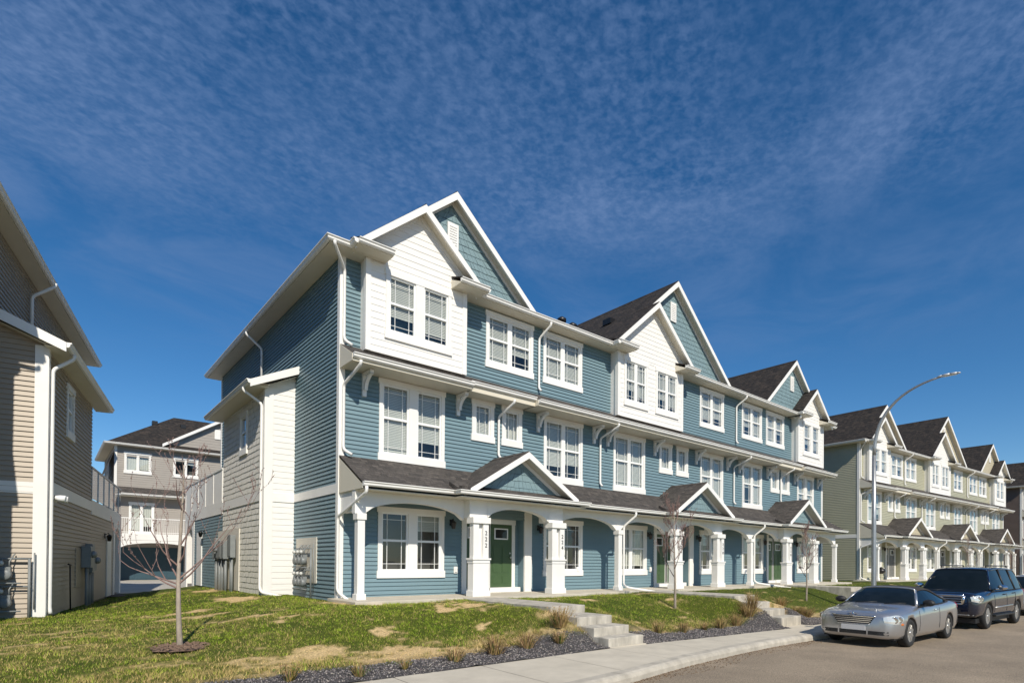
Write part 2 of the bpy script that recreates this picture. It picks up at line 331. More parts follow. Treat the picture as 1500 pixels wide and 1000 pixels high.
def bumps(x, y): return .05*(fbm(x*1.7, y*1.7, 2)-.5)+.045*(fbm(x*5, y*5, 9)-.5)
def build_ground():
    # terrain far base, one sheet to the horizon
    n = 60
    m = MB(); m.poly([(-1500, -1500, -1.6), (1500, -1500, -1.6), (1500, 1500, -1.6), (-1500, 1500, -1.6)])
    tag(m.build('ground', mat('distant_ground', (.16, .15, .10), .95, var=.3, vscale=.05)), 'flat dull ground reaching to the horizon', 'ground', kind='structure')
    # lawn terrain
    xs = np.concatenate([np.arange(-30, -8, .4), np.arange(-8, 14, .085), np.arange(14, 34, .25), np.arange(34, 120, 2.)])
    ys = np.concatenate([np.arange(-7.02, 4, .085), np.arange(4, 13.2, .3)])
    X, Y = np.meshgrid(xs, ys); Y = Y-ysh(X); x = X.ravel(); y = Y.ravel()
    z = ground_z(x, y)+bumps(x, y)
    # keep the terrain under the porch slab, the stairs and the buildings
    z = np.where((x > -.1) & (x < 29.2) & (y > -1.95) & (y < 13), np.minimum(z, -.10), z)
    for sx0, sx1, yb in ((2.62, 3.70, -5.28), (10.2, 11.4, -5.3)):
        inside = (x > sx0-.02) & (x < sx1+.02)
        z = np.where(inside & (y < -1.9) & (y > yb-.05), np.minimum(z, -.22), z)
        z = np.where(inside & (y <= yb-.05), np.minimum(z, -.92), z)
    c, s = lawn_color(x, y)
    c = c*(.30+.60*s[:, None])  # ground colour darkened where green, painting in the shaded gaps between blades
    border = -6.2+.22*np.clip((x-.3)/1.6, 0, 1)-.25*np.clip((x-3.4)/.8, 0, 1)+.25*(fbm(x*1.3, y*0+2.2, 77)-.5)-.45*np.clip(1.4-np.abs(x-3.16)/1.1, 0, 1)
    gr = np.clip((border-y)/.10, 0, 1)[:, None]
    c = c*(1-gr)+np.array([.07, .066, .066])*gr
    dirt = np.clip(1-np.abs(y-border-.08)/.12, 0, 1)[:, None]*.7
    c = c*(1-dirt)+np.array([.20, .15, .085])*dirt
    me = bpy.data.meshes.new('lawn'); nx = len(xs); ny = len(ys)
    i = (np.arange(ny-1)[:, None]*nx+np.arange(nx-1)[None]).ravel()
    faces = np.stack([i, i+1, i+nx+1, i+nx], 1)
    me.from_pydata(np.stack([x, y, z], 1).tolist(), [], faces.tolist()); set_colors(me, 'tone', c)
    me.polygons.foreach_set('use_smooth', np.ones(len(faces), bool))
    me.materials.append(attr_mat('lawn_soil', 'tone', .95, 34, .62, .9, 30))
    o = bpy.data.objects.new('lawn', me); COL.objects.link(o); tag(o, 'sloping patchy spring lawn between the rows', 'lawn', kind='structure')
    # rear lane of concrete, with a dark strip across its mouth
    m = MB(); m.poly([(-14, 13.2, -.42), (8, 13.2, -.42), (8, 60, -.42), (-14, 60, -.42)])
    tag(m.build('lane', mat('lane_concrete', (.42, .39, .34), .9, var=.15, vscale=.8)), 'pale concrete lane behind the row', 'lane', kind='structure')
    m = MB(); m.poly([(-14, 11.2, -.412), (-2.6, 11.2, -.412), (-2.3, 13.4, -.412), (-14, 13.4, -.412)])
    tag(m.build('lane_edge', mat('lane_dark_strip', (.055, .05, .052), .9, var=.2, vscale=3)), 'dark strip at the mouth of the lane', 'lane', kind='structure')
    # road, kerb, pavement
    k = resample(KERB, .6)
    m = MB()
    for (a, b) in zip(k[:-1], k[1:]):
        za = float(walk_z(a[0]))-.15; zb = float(walk_z(b[0]))-.15
        m.poly([(a[0], a[1]+.02, za), (a[0], -60, za), (b[0], -60, zb), (b[0], b[1]+.02, zb)])
    road = mat('worn_dusty_asphalt', (.30, .24, .172), .93, var=.26, vscale=.7, bump=.6, bscale=110, detail=11)
    nt = road.node_tree; p = nt.nodes['Principled BSDF']; old = p.inputs['Base Color'].links[0].from_socket
    tc = nt.nodes.new('ShaderNodeTexCoord'); nz = nt.nodes.new('ShaderNodeTexNoise'); nz.inputs['Scale'].default_value = 55; nz.inputs['Detail'].default_value = 3; nt.links.new(tc.outputs['Object'], nz.inputs['Vector'])
    mr = nt.nodes.new('ShaderNodeMapRange'); mr.inputs[1].default_value = .3; mr.inputs[2].default_value = .7; mr.inputs[3].default_value = .52; mr.inputs[4].default_value = 1.42; nt.links.new(nz.outputs['Fac'], mr.inputs[0])
    mg = nt.nodes.new('ShaderNodeMix'); mg.data_type = 'RGBA'; mg.blend_type = 'MULTIPLY'; mg.inputs[0].default_value = 1; nt.links.new(old, mg.inputs[6]); nt.links.new(mr.outputs[0], mg.inputs[7]); nt.links.new(mg.outputs[2], p.inputs['Base Color'])
    tag(m.build('road', road), 'dusty grey brown road surface', 'road', kind='structure')
    m = MB(); L = 0
    kf = resample(KERB, .25)
    for idx, (a, b) in enumerate(zip(kf[:-1], kf[1:])):
        za = float(walk_z(a[0])); zb = float(walk_z(b[0]))
        prof = lambda p, z: [(p[0], p[1]-.055, z-.25), (p[0], p[1]-.055, z-.07), (p[0], p[1]-.03, z-.02), (p[0], p[1]+.02, z+.004), (p[0], p[1]+.17, z+.008), (p[0], p[1]+.17, z-.25)]
        A = prof(a, za); B = prof(b, zb)
        for q in range(5): m.poly([A[q], B[q], B[q+1], A[q+1]])
    tag(m.build('kerb', mat('kerb_concrete', (.47, .43, .36), .92, var=.3, vscale=3.5, bump=.5, bscale=30, detail=9)), 'chipped pale concrete kerb along the road', 'kerb', kind='structure')
    m = MB(); x = -16.0
    def ky(xx):
        for (a, b) in zip(KERB[:-1], KERB[1:]):
            if a[0] <= xx <= b[0]: return a[1]+(b[1]-a[1])*(xx-a[0])/(b[0]-a[0])
    while x < 100:
        w = 1.55; x1 = x+w-.012
        za = float(walk_z(x)); zb = float(walk_z(x1))
        m.poly([(x, ky(x)+.182, za), (x1, ky(x1)+.182, zb), (x1, -7.0-float(ysh(x1)), zb+.012), (x, -7.0-float(ysh(x)), za+.012)])
        m.poly([(x, -7.0-float(ysh(x)), za-.2), (x, -7.0-float(ysh(x)), za+.012), (x1, -7.0-float(ysh(x1)), zb+.012), (x1, -7.0-float(ysh(x1)), zb-.2)])
        x += w
    tag(m.build('sidewalk', CONCRETE), 'pale concrete sidewalk slabs beside the kerb', 'sidewalk', kind='structure')
    m = MB()
    for (a, b) in zip(k[:-1], k[1:]): m.poly([(a[0], a[1]+.1, float(walk_z(a[0]))-.03), (b[0], b[1]+.1, float(walk_z(b[0]))-.03), (b[0], -6.95-float(ysh(b[0])), float(walk_z(b[0]))-.03), (a[0], -6.95-float(ysh(a[0])), float(walk_z(a[0]))-.03)])
    tag(m.build('sidewalk_base', FOUNDATION), 'darker bedding showing in the sidewalk joints', 'sidewalk', kind='structure')
    # porch slabs
    m = MB(); m.box(-.28, 29.1, -1.72, -.004, -.2, 0)
    for c0 in (5.05, 14.46, 23.62): m.box(c0-2.3, c0+2.3, -1.98, -1.72, -.2, -.002)
    tag(m.build('porch_slab', CONCRETE, bevel=.012), 'pale concrete porch slab along the blue row', 'slab', kind='structure')
    # earth bank under the far rows
    m = MB(); m.box(-.8, 75, -1.9, -.004, -.3, 0); o = m.build('porch_slab', CONCRETE); o.location = (35, 0, 0); o.rotation_euler = (0, 0, -R(4.1))
    tag(o, 'pale concrete porch slab along the sage row', 'slab', kind='structure')
build_ground()

def steps(x0, x1, fronts, y_top, label, riser):
    r = empty('entry_steps', ((x0+x1)/2, fronts[-1], -.7), 0, label, 'steps', 'concrete entry steps down to the sidewalk')
    ox, oy, oz = r.location; ys = [y_top]+fronts
    for k in range(len(fronts)):
        m = MB(); m.box(x0-ox, x1-ox, fronts[k]-oy, (ys[k] if k == 0 else ys[k]+.03)-oy, -.95-oz, -riser*k-.001*k-oz)
        m.build('step', STEP_CONCRETE, r, bevel=.014)
    m = MB(); m.box(x0-ox, x1-ox, -7.0-oy, fronts[-1]-oy, -.95-oz, float(walk_z(x0))+.016-oz)
    m.build('landing', CONCRETE, r)
steps(2.62, 3.70, [-5.28, -6.08, -6.55, -6.93], -1.985, 'four weathered concrete steps nearest the camera with dry grass alongside', .17)
steps(10.2, 11.4, [-5.3, -5.78, -6.25, -6.72], -1.73, 'four concrete steps further off, ending behind the silver convertible', .18)
steps(21.0, 22.2, [-4.6, -5.2], -1.73, 'low concrete step block beyond the third sapling', .17)

# ------------------------------------------------------------------ siding and windows
def wall_frame(o, u, n):
    o = Vector(o); u = Vector(u); n = Vector(n)
    return lambda a, b, z: tuple(o+u*a+n*b+Vector((0, 0, z)))
def lap(mb, F, u0, u1, z0, z1, pitch, ledge, holes=(), clip=None, joints=0):
    k = 0; z = z0
    while z < z1-1e-4:
        zt = min(z+pitch, z1); zm = (z+zt)/2; segs = [(u0, u1)]
        for (a, b, c, d) in holes:
            if c <= zm <= d:
                ns = []
                for (p, q) in segs:
                    if b <= p or a >= q: ns.append((p, q)); continue
                    if a > p: ns.append((p, a))
                    if b < q: ns.append((b, q))
                segs = ns
        lj = ledge*(1+.0)
        for (p, q) in segs:
            if clip:
                pb, qb = clip(z); pt, qt = clip(zt)
                pb, qb, pt, qt = max(p, pb), min(q, qb), max(p, pt), min(q, qt)
                if qb <= pb: continue
                if qt < pt: pt = qt = (pb+qb)/2
            else: pb, qb, pt, qt = p, q, p, q
            cuts = [0.0, 1.0]
            if joints: 
                m = max(1, int((qb-pb)/joints)); cuts = [0]+sorted(min(.999, max(.001, (j+random.uniform(-.25, .25))/m)) for j in range(1, m))+[1]
            for a, b in zip(cuts[:-1], cuts[1:]):
                l2 = lj*(random.uniform(.75, 1.35) if joints else 1); g = .004/(max(qb-pb, .01)) if joints else 0
                dz = random.uniform(-.008, .008) if joints else 0
                A = F(pb+(qb-pb)*(a+g), l2, z+dz); B = F(pb+(qb-pb)*(b-g), l2, z+dz)
                C = F(pt+(qt-pt)*(b-g), .001, zt); D = F(pt+(qt-pt)*(a+g), .001, zt)
                mb.poly([A, B, C, D])
                mb.poly([F(pb+(qb-pb)*(a+g), 0, z+dz), F(pb+(qb-pb)*(b-g), 0, z+dz), B, A])
        z = zt; k += 1
def window(root, F, u0, u1, z0, z1, units=2, mull=.10, hung=True, blind=.55, trim=.11, head=.15, sill=.20, detail=2, curtain=False, grille=True):
    """u0..z1 is the outer edge of the trim boards"""
    t = MB(); e = .03
    t.obox(F, u0-e, u1+e, 0, .055, z1-head, z1)
    t.obox(F, u0-e, u1+e, 0, .060, z0, z0+sill)
    t.obox(F, u0, u0+trim, 0, .045, z0+sill, z1-head); t.obox(F, u1-trim, u1, 0, .045, z0+sill, z1-head)
    a, b, c, d = u0+trim, u1-trim, z0+sill, z1-head
    w = (b-a-mull*(units-1))/units; zc = c+(d-c)*.52
    for k in range(1, units): t.obox(F, a+w*k+mull*(k-1), a+w*k+mull*k, -.05, .045 if mull > .15 else .02, c, d)
    fr = t.build('window', WHITE, root)
    s = MB(); g = MB(); mu = MB(); bl = MB(); rm = MB()
    fw = .045
    for k in range(units):
        p = a+(w+mull)*k; q = p+w
        s.obox(F, p, p+fw, -.05, .012, c, d); s.obox(F, q-fw, q, -.05, .012, c, d); s.obox(F, p+fw, q-fw, -.05, .012, c, c+fw); s.obox(F, p+fw, q-fw, -.05, .012, d-fw, d)
        rows = [(c+fw, d-fw)]
        if hung:
            s.obox(F, p+fw, q-fw, -.045, .018, zc-.03, zc+.03); rows = [(c+fw, zc-.03), (zc+.03, d-fw)]
        for r, (y0, y1) in enumerate(rows):
            g.poly([F(p+fw, -.025, y0), F(q-fw, -.025, y0), F(q-fw, -.025, y1), F(p+fw, -.025, y1)])
            if grille and detail:
                mw = .0055; dx = min(.14, (q-p)*.22)
                for uu in (p+fw+dx, q-fw-dx): mu.obox(F, uu-mw, uu+mw, -.040, -.012, y0, y1)
                zz = y1-.15 if (r == len(rows)-1 and hung) or not hung else y0+.15
                mu.obox(F, p+fw, q-fw, -.038, -.014, zz-mw, zz+mw)
        bh = blind if not isinstance(blind, (list, tuple)) else blind[k]
        if bh > 0:
            zb = d-(d-c)*bh
            if curtain or detail < 2:
                nn = 10
                for j in range(nn):
                    ua = p+(q-p)*j/nn; ub = p+(q-p)*(j+1)/nn; o1 = -.10-.02*(j % 2); o2 = -.10-.02*((j+1) % 2)
                    bl.poly([F(ua, o1, zb), F(ub, o2, zb), F(ub, o2, d), F(ua, o1, d)])
            else:
                zz = d-.02
                while zz > zb:
                    bl.poly([F(p+.01, -.070, zz-.030), F(q-.01, -.070, zz-.030), F(q-.01, -.085, zz+.012), F(p+.01, -.085, zz+.012)]); zz -= .045
                bl.obox(F, p+.01, q-.01, -.09, -.065, zb-.03, zb)
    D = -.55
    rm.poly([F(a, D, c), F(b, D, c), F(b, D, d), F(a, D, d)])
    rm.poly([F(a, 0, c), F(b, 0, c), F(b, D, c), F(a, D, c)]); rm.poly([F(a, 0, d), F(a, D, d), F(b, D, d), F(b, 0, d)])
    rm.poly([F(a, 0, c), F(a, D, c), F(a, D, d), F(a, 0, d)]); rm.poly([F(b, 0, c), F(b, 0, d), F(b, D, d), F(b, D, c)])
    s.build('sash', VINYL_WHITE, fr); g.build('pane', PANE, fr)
    if mu.v: mu.build('muntin', VINYL_WHITE, fr)
    if bl.v: bl.build('curtain' if curtain else 'blind', CURTAIN if curtain else BLIND, fr)
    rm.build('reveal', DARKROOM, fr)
    return (a, b, c, d)
def gutter(mb, pts, out):
    """K-profile gutter through pts; out = outward horizontal directions per point (mitred)"""
    prof = [(0, -.115), (.055, -.115), (.085, -.085), (.088, -.045), (.118, -.02), (.118, 0), (.105, 0), (.0, -.004)]
    rows = [[(p[0]+o[0]*d, p[1]+o[1]*d, p[2]+h) for (d, h) in prof] for p, o in zip(pts, out)]
    for a, b in zip(rows[:-1], rows[1:]): mb.prism(a, b)
def downspout(root, path, name='downspout'):
    m = MB(); pts = [Vector(p) for p in path]; sm = [pts[0]]
    for i in range(1, len(pts)-1):
        a, b, c = pts[i-1], pts[i], pts[i+1]; d1 = (a-b).normalized(); d2 = (c-b).normalized(); r = min(.09, (a-b).length*.45, (c-b).length*.45)
        for t in (0, .33, .67, 1):
            sm.append(b+d1*r*(1-t)**2+d2*r*t**2)
    sm.append(pts[-1]); m.tube(sm, .042, 6, smooth=True)
    return m.build(name, WHITE, root)
def bracket(root, F, u, z, reach=.52, drop=.62):
    m = MB(); w = .055
    m.obox(F, u-w, u+w, .012, .09, z-drop, z-.09); m.obox(F, u-w, u+w, .012, reach, z-.09, z-.002)
    arc = []
    for k in range(7):
        t = k/6*math.pi/2; arc.append((.09+(reach-.13)*(1-math.cos(t)), z-drop*.72+(drop*.72-.09)*math.sin(t)))
    for (a, b) in zip(arc[:-1], arc[1:]):
        m.prism([F(u-w*.8, a[0]-.0, a[1]), F(u-w*.8, a[0]+.085, a[1]-.03), F(u-w*.8, b[0]+.085, b[1]-.03), F(u-w*.8, b[0], b[1])],
                [F(u+w*.8, a[0]-.0, a[1]), F(u+w*.8, a[0]+.085, a[1]-.03), F(u+w*.8, b[0]+.085, b[1]-.03), F(u+w*.8, b[0], b[1])])
    m.build('bracket', WHITE, root)
def text_mesh(s, size, depth, name, material, parent, M):
    cu = bpy.data.curves.new(name, 'FONT'); cu.body = s; cu.size = size; cu.extrude = depth; cu.align_x = 'CENTER'; cu.align_y = 'CENTER'; cu.space_line = 1.05
    o = bpy.data.objects.new(name, cu); COL.objects.link(o)
    dg = bpy.context.evaluated_depsgraph_get(); me = bpy.data.meshes.new_from_object(o.evaluated_get(dg)); bpy.data.objects.remove(o); bpy.data.curves.remove(cu)
    me.transform(M); me.materials.clear(); me.materials.append(material)
    r = bpy.data.objects.new(name, me); COL.objects.link(r); r.parent = parent
    return r

def gable_roof(root, cx, half, zp, slope, y0, y1, mat_roof, rake=True, wall_y=None, name='gable_roof', rake_h=.22, thick=.07, soff=True, stop=None, y1s=None):
    """ridge along Y from y0 (front rake plane) to y1"""
    zb = zp-half*slope; m = MB()
    for s in (-1, 1):
        yy = y1s[s] if y1s else y1; a = [(cx, y0, zp), (cx+s*half, y0, zb), (cx+s*half, yy, zb), (cx, yy, zp)]
        if s > 0: a.reverse()
        m.slab(a, thick)
    # ridge cap
    m.prism([(cx-.12, y0, zp-.12*slope+.012), (cx, y0, zp+.02), (cx+.12, y0, zp-.12*slope+.012)], [(cx-.12, y1, zp-.12*slope+.012), (cx, y1, zp+.02), (cx+.12, y1, zp-.12*slope+.012)])
    r = m.build(name, mat_roof, root)
    ends = {-1: half, 1: half}
    if stop: ends[stop[0]] = stop[1]
    if rake:
        k = MB(); d = .02
        for s in (-1, 1):
            h_ = ends[s]; ze = zp-h_*slope; A = [(cx, y0-d, zp-.012), (cx+s*h_, y0-d, ze-.012), (cx+s*h_, y0-d, ze-.012-rake_h), (cx, y0-d, zp-.012-rake_h-.02)]
            B = [(p[0], y0+.035, p[2]) for p in A]
            if s > 0: k.prism(B, A)
            else: k.prism(A, B)
        k.build('rake_board', WHITE, r)
        if soff and wall_y is not None:
            k = MB()
            for s in (-1, 1):
                q = [(cx, y0+.03, zp-thick-.05), (cx+s*half, y0+.03, zb-thick-.05), (cx+s*half, wall_y, zb-thick-.05), (cx, wall_y, zp-thick-.05)]
                k.slab(q if s > 0 else q[::-1], .02)
            k.build('soffit', SOFFIT, r)
            k = MB()   # frieze board against the wall
            for s in (-1, 1):
                A = [(cx, wall_y-.03, zp-.13), (cx+s*half*.97, wall_y-.03, zp-half*.97*slope-.13), (cx+s*half*.97, wall_y-.03, zp-half*.97*slope-.25), (cx, wall_y-.03, zp-.26)]
                B = [(p[0], wall_y+.01, p[2]) for p in A]
                if s > 0: k.prism(B, A)
                else: k.prism(A, B)
            k.build('frieze_board', WHITE, r)
    return r

def wall_lantern(root, F, u, z):
    m = MB(); m.obox(F, u-.05, u+.05, .012, .04, z-.06, z+.12); m.tube([F(u, .04, z+.08), F(u, .13, z+.14), F(u, .15, z+.05)], .014, 6)
    m.lathe(F(u, .15, z-.16), (0, 0, 1), [(.05, 0), (.085, .17), (.095, .18), (.03, .24)], 8)
    m.build('porch_light', BLACK, root)

# ------------------------------------------------------------------ the townhouse row
def townhouse_row(loc, rz, label, siding, shake, roofmat, porchroof, pairs=3, mirror=False, volume=True, detail=2, numbers=None, door=GREEN_DOOR, trimmat=None, porch=True, cat='townhouses', volmat=None, volshake=None, wing=.88, ov=.50, DEP=12.9):
    global MIRROR
    root = empty('townhouse_row', loc, rz, label, cat, 'three storey townhouse rows')
    MIRROR = -1 if mirror else 1
    random.seed(11)
    W = {1: 10.1, 2: 19.6, 3: 29.3}[pairs]
    Ff = wall_frame((0, 0, 0), (1, 0, 0), (0, -1, 0))             # front wall
    Fl = wall_frame((0, 0, 0), (0, -1, 0), (-1, 0, 0))             # left wall: u = -Y
    Fr = wall_frame((W, 0, 0), (0, 1, 0), (1, 0, 0))
    Fb = wall_frame((W, DEP, 0), (-1, 0, 0), (0, 1, 0))
    P = .114; ZS = 8.91
    # openings (outer trim)
    third = [(4.70, 6.66), (7.13, 9.02), (16.57, 18.54), (20.18, 22.13), (22.58, 24.52)]
    second = [(1.10, 3.20, 1), (4.19, 5.04, 0), (5.36, 6.20, 0), (7.18, 9.07, 2), (10.77, 12.68, 2), (13.63, 14.50, 0), (14.82, 15.67, 0), (16.62, 18.50, 2), (20.25, 22.16, 2), (23.08, 23.97, 0), (24.22, 25.15, 0), (26.10, 28.16, 1)]
    first = [(1.10, 3.22, 1), (7.20, 9.10, 2), (10.9, 12.82, 2), (16.6, 18.45, 2), (20.24, 22.33, 2), (26.12, 28.12, 1)]
    bays = [(.54, 3.69, 0), (10.6, 14.72, 1), (25.42, 28.56, 0)]
    alcoves = [5.25, 14.7, 24.1]
    third = [w for w in third if w[1] < W]; second = [w for w in second if w[1] < W]; first = [w for w in first if w[1] < W]; bays = [b for b in bays if b[1] < W]; alcoves = [a for a in alcoves if a+1.4 < W]
    zt3 = (7.08, 8.86); zt2 = (3.72, 5.97); zt2s = (4.70, 5.98); zt1 = (.50, 2.46)
    holes = []
    def hole(u0, u1, z0, z1): holes.append((u0+.11, u1-.11, z0+.2, z1-.15))
    for w in third: hole(*w, *zt3)
    for w in second: hole(w[0], w[1], *(zt2 if w[2] else zt2s))
    for w in first: hole(w[0], w[1], *zt1)
    for a in alcoves: holes.append((a-1.23, a+1.09, -.2, 2.36))
    wl = MB(); lap(wl, Ff, 0, W, -.06, ZS, P, .03, holes)
    wl.build('front_wall', siding, root)
    bk = MB(); lap(bk, Fl, -DEP, 0, -.12, ZS, P, .03); wall_l = bk.build('side_wall', siding, root)
    bk = MB(); lap(bk, Fr, 0, DEP, -.12, ZS, P, .03); bk.build('side_wall', siding, root)
    bk = MB(); lap(bk, Fb, 0, W, -.12, ZS, P*2, .022); bk.build('rear_wall', siding, root)
    m = MB(); m.box(.03, W-.03, .03, DEP-.03, -1.2, -.115); m.build('foundation', FOUNDATION, root)
    # belly bands on the side walls, corner boards
    m = MB(); m.obox(Fl, -DEP, -.11, 0, .035, 2.74, 2.98); m.build('belly_band', WHITE, root)
    m = MB(); m.obox(Fr, .11, DEP, 0, .035, 2.74, 2.98); m.build('belly_band', WHITE, root)
    for (x, s) in ((0, -1), (W, 1)):
        m = MB(); m.box(x-.0, x-s*.115, -.042, 0, -.12, ZS); m.box(x, x+s*.042, -.042, .115, -.12, ZS); m.build('corner_board', WHITE, root)
        m = MB(); m.box(x, x+s*.042, DEP-.115, DEP+.042, -.12, ZS); m.build('corner_board', WHITE, root)
    # windows
    bset = [(.95, .30), (.40, .85), .7, .62, .5, .9, .45, .75]
    for k, w in enumerate(third): window(root, Ff, *w, *zt3, 2, .09, True, [(.95, .66), (.97, .97), (.80, .72), (.66, .97), (.97, .60)][k % 5], detail=detail)
    for k, w in enumerate(second):
        if w[2]: window(root, Ff, w[0], w[1], *zt2, 2, .27 if w[2] == 1 else .09, True, [(.97, .74), (.78, .72), (.97, .95), (.97, .97), (.55, .97), (.6, .8)][k // 2 % 6], detail=detail)
        else: window(root, Ff, w[0], w[1], *zt2s, 1, 0, False, .97, trim=.14, detail=detail, curtain=(k % 2 == 0))
    for k, w in enumerate(first): window(root, Ff, w[0], w[1], *zt1, 2, .27 if w[2] == 1 else .09, True, [(.0, .28), (.4, .0), (.95, .9), (.3, .6), (.5, .3), (.9, .9)][k % 6], detail=detail, curtain=(k == 2))
    # bays on the top storey
    for (b0, b1, two) in bays:
        n = .37; c = (b0+b1)/2; Fy = wall_frame((0, -n, 0), (1, 0, 0), (0, -1, 0))
        bw = MB(); hs = []
        ws = [(c-1.03, c+1.05, .27, 2)] if not two else [(c-1.72, c-.30, .08, 2), (c+.22, c+1.72, .08, 2)]
        for (a, b, mm, un) in ws: hs.append((a+.11, b-.11, zt3[0]-.14+.2, 8.80-.15))
        hg = (b1-b0)/2; sl = .85; gc, gzp = min(((3.40, 11.89), (14.5, 12.80), (25.4, 12.0)), key=lambda q: abs(q[0]-c)); zpk = gzp-sl*abs(gc-c)
        lap(bw, Fy, b0, b1, 6.50, ZS, .178, .011, hs)
        lap(bw, Fy, b0-.1, b1+.1, ZS, zpk-.12, .178, .011, (), lambda z: (c-max(0, (zpk-.14-z)/sl), c+max(0, (zpk-.14-z)/sl)))
        for (x, s) in ((b0, -1), (b1, 1)):
            bw.poly([(x, -n, 6.5), (x, 0, 6.5), (x, 0, ZS), (x, -n, ZS)] if s < 0 else [(x, 0, 6.5), (x, -n, 6.5), (x, -n, ZS), (x, 0, ZS)])
        bw.poly([(b0, 0, 6.5), (b0, -n, 6.5), (b1, -n, 6.5), (b1, 0, 6.5)])
        bo = bw.build('bay', WHITE_SIDING, root)
        for (x, s) in ((b0, -1), (b1, 1)):
            m = MB(); m.box(x-s*.115, x+s*.03, -n-.03, -n, 6.50, ZS-.002); m.box(x, x+s*.03, -n, -n+.115, 6.50, ZS-.002); m.build('corner_board', WHITE, bo)
        for (a, b, mm, un) in ws: window(root, Fy, a, b, zt3[0]-.14, 8.80, 2, mm, True, (.68, .80), detail=detail)
        gable_roof(root, c, hg+.45, zpk, sl, -.70, .35, roofmat, True, -n, 'bay_roof', .20, y1s={-1: .35, 1: .35, (1 if c > gc else -1): -.30})
        # eave returns with their own gutters
        for s in (-1, 1):
            xo = c+s*(hg+.46); xi = c+s*(hg-.52); m = MB()
            m.box(min(xo, xi), max(xo, xi), -.86, -n-.012, 8.915, 8.95)
            m.prism([(xi, -.86, 8.95), (xi, -n-.012, 8.95), (xi, -n-.012, 9.17)], [(xo, -.86, 8.95), (xo, -n-.012, 8.95), (xo, -n-.012, 9.17)]) if s < 0 else m.prism([(xo, -.86, 8.95), (xo, -n-.012, 8.95), (xo, -n-.012, 9.17)], [(xi, -.86, 8.95), (xi, -n-.012, 8.95), (xi, -n-.012, 9.17)])
            er = m.build('eave_return', SOFFIT, root)
            m = MB(); gutter(m, [(min(xo, xi), -.86, 9.05), (max(xo, xi), -.86, 9.05)], [(0, -1), (0, -1)]); gutter(m, [(xo, -.86, 9.05), (xo, -.5, 9.05)], [(s, 0), (s, 0)]); m.build('gutter', WHITE, er)
            m = MB(); t = [(min(xo, xi), -.95, 9.052), (max(xo, xi), -.95, 9.052), (max(xo, xi), -n-.015, 9.27), (min(xo, xi), -n-.015, 9.27)]; m.slab(t, .03); m.build('shingles', roofmat, er)
    # cross gables
    gab = [(3.40, 3.22, 11.89, -1, 1.29), (14.5, 4.28, 12.80, -1, 1.84), (25.4, 3.34, 12.0, 1, 1.59)][:pairs]
    for (c, h, zp, q, qx) in gab:
        sl = .85
        gable_roof(root, c, h, zp, sl, -.30, 13.4, roofmat, True, 0, 'cross_gable_roof', .21, stop=(q, qx))
        g = MB(); lap(g, Ff, c-h, c+h, 9.0, zp-.16, .195, .014, (), lambda z: (c-max(0, (zp-.18-z)/sl), c+max(0, (zp-.18-z)/sl)), joints=.16 if detail > 1 else 0)
        g.build('gable_wall', shake, root)
        m = MB(); vx = c+.03; m.obox(Ff, vx-.19, vx+.19, .016, .06, zp-1.62, zp-.82)
        for k in range(9): m.obox(Ff, vx-.13, vx+.13, .06, .075, zp-1.54+k*.075, zp-1.505+k*.075)
        m.build('gable_vent', WHITE, root)
        g = MB(); g.poly([(c-h, DEP, 9.0), (c, DEP, zp-.15), (c+h, DEP, 9.0)]); g.build('gable_wall', siding, root)
    # main hip roof with gutter and soffit
    x0, x1, y0, y1 = -ov, W+ov, -ov, DEP+ov; zr0 = 9.02; pit = .30; hd = (y1-y0)/2; zr = zr0+hd*pit; ym = (y0+y1)/2
    m = MB()
    # the front edge steps back behind each bay gable
    cuts = [((b0+b1)/2-(b1-b0)/2+.50, (b0+b1)/2+(b1-b0)/2-.50) for b0, b1, q in bays]
    fr = [x0]+[v for c in cuts for v in c]+[x1]; yk = -.30; zk = zr0+(yk-y0)*pit
    for a, b in zip(fr[0::2], fr[1::2]):
        m.poly([(a, y0, zr0), (b, y0, zr0), (b if b < x1 else b-(yk-y0), yk, zk), (a if a > x0 else a+(yk-y0), yk, zk)])
    m.poly([(x0+(yk-y0), yk, zk), (x1-(yk-y0), yk, zk), (x1-hd, ym, zr), (x0+hd, ym, zr)]); m.poly([(x1, y1, zr0), (x0, y1, zr0), (x0+hd, ym, zr), (x1-hd, ym, zr)])
    m.poly([(x0, y1, zr0), (x0, y0, zr0), (x0+hd, ym, zr)]); m.poly([(x1, y0, zr0), (x1, y1, zr0), (x1-hd, ym, zr)])
    rf = m.build('roof', roofmat, root)
    m = MB(); m.box(x0+.01, x1-.01, -.02, y1-.01, ZS, ZS+.03)
    for a, b in zip(fr[0::2], fr[1::2]): m.box(max(a, x0+.01), min(b, x1-.01), y0+.01, -.02, ZS, ZS+.03)
    m.build('soffit', SOFFIT, rf)
    m = MB()
    for i, (a, b) in enumerate(zip(fr[0::2], fr[1::2])):
        pts = [(a, y0, 9.04), (b, y0, 9.04)]; oo = [(0, -1), (0, -1)]
        if a == x0: oo[0] = (-1, -1)
        if b == x1: oo[1] = (1, -1)
        gutter(m, pts, oo)
    gutter(m, [(x1, y0, 9.04), (x1, y1, 9.04), (x0, y1, 9.04), (x0, y0, 9.04)], [(1, -1), (1, 1), (-1, 1), (-1, -1)]); m.build('gutter', WHITE, rf)
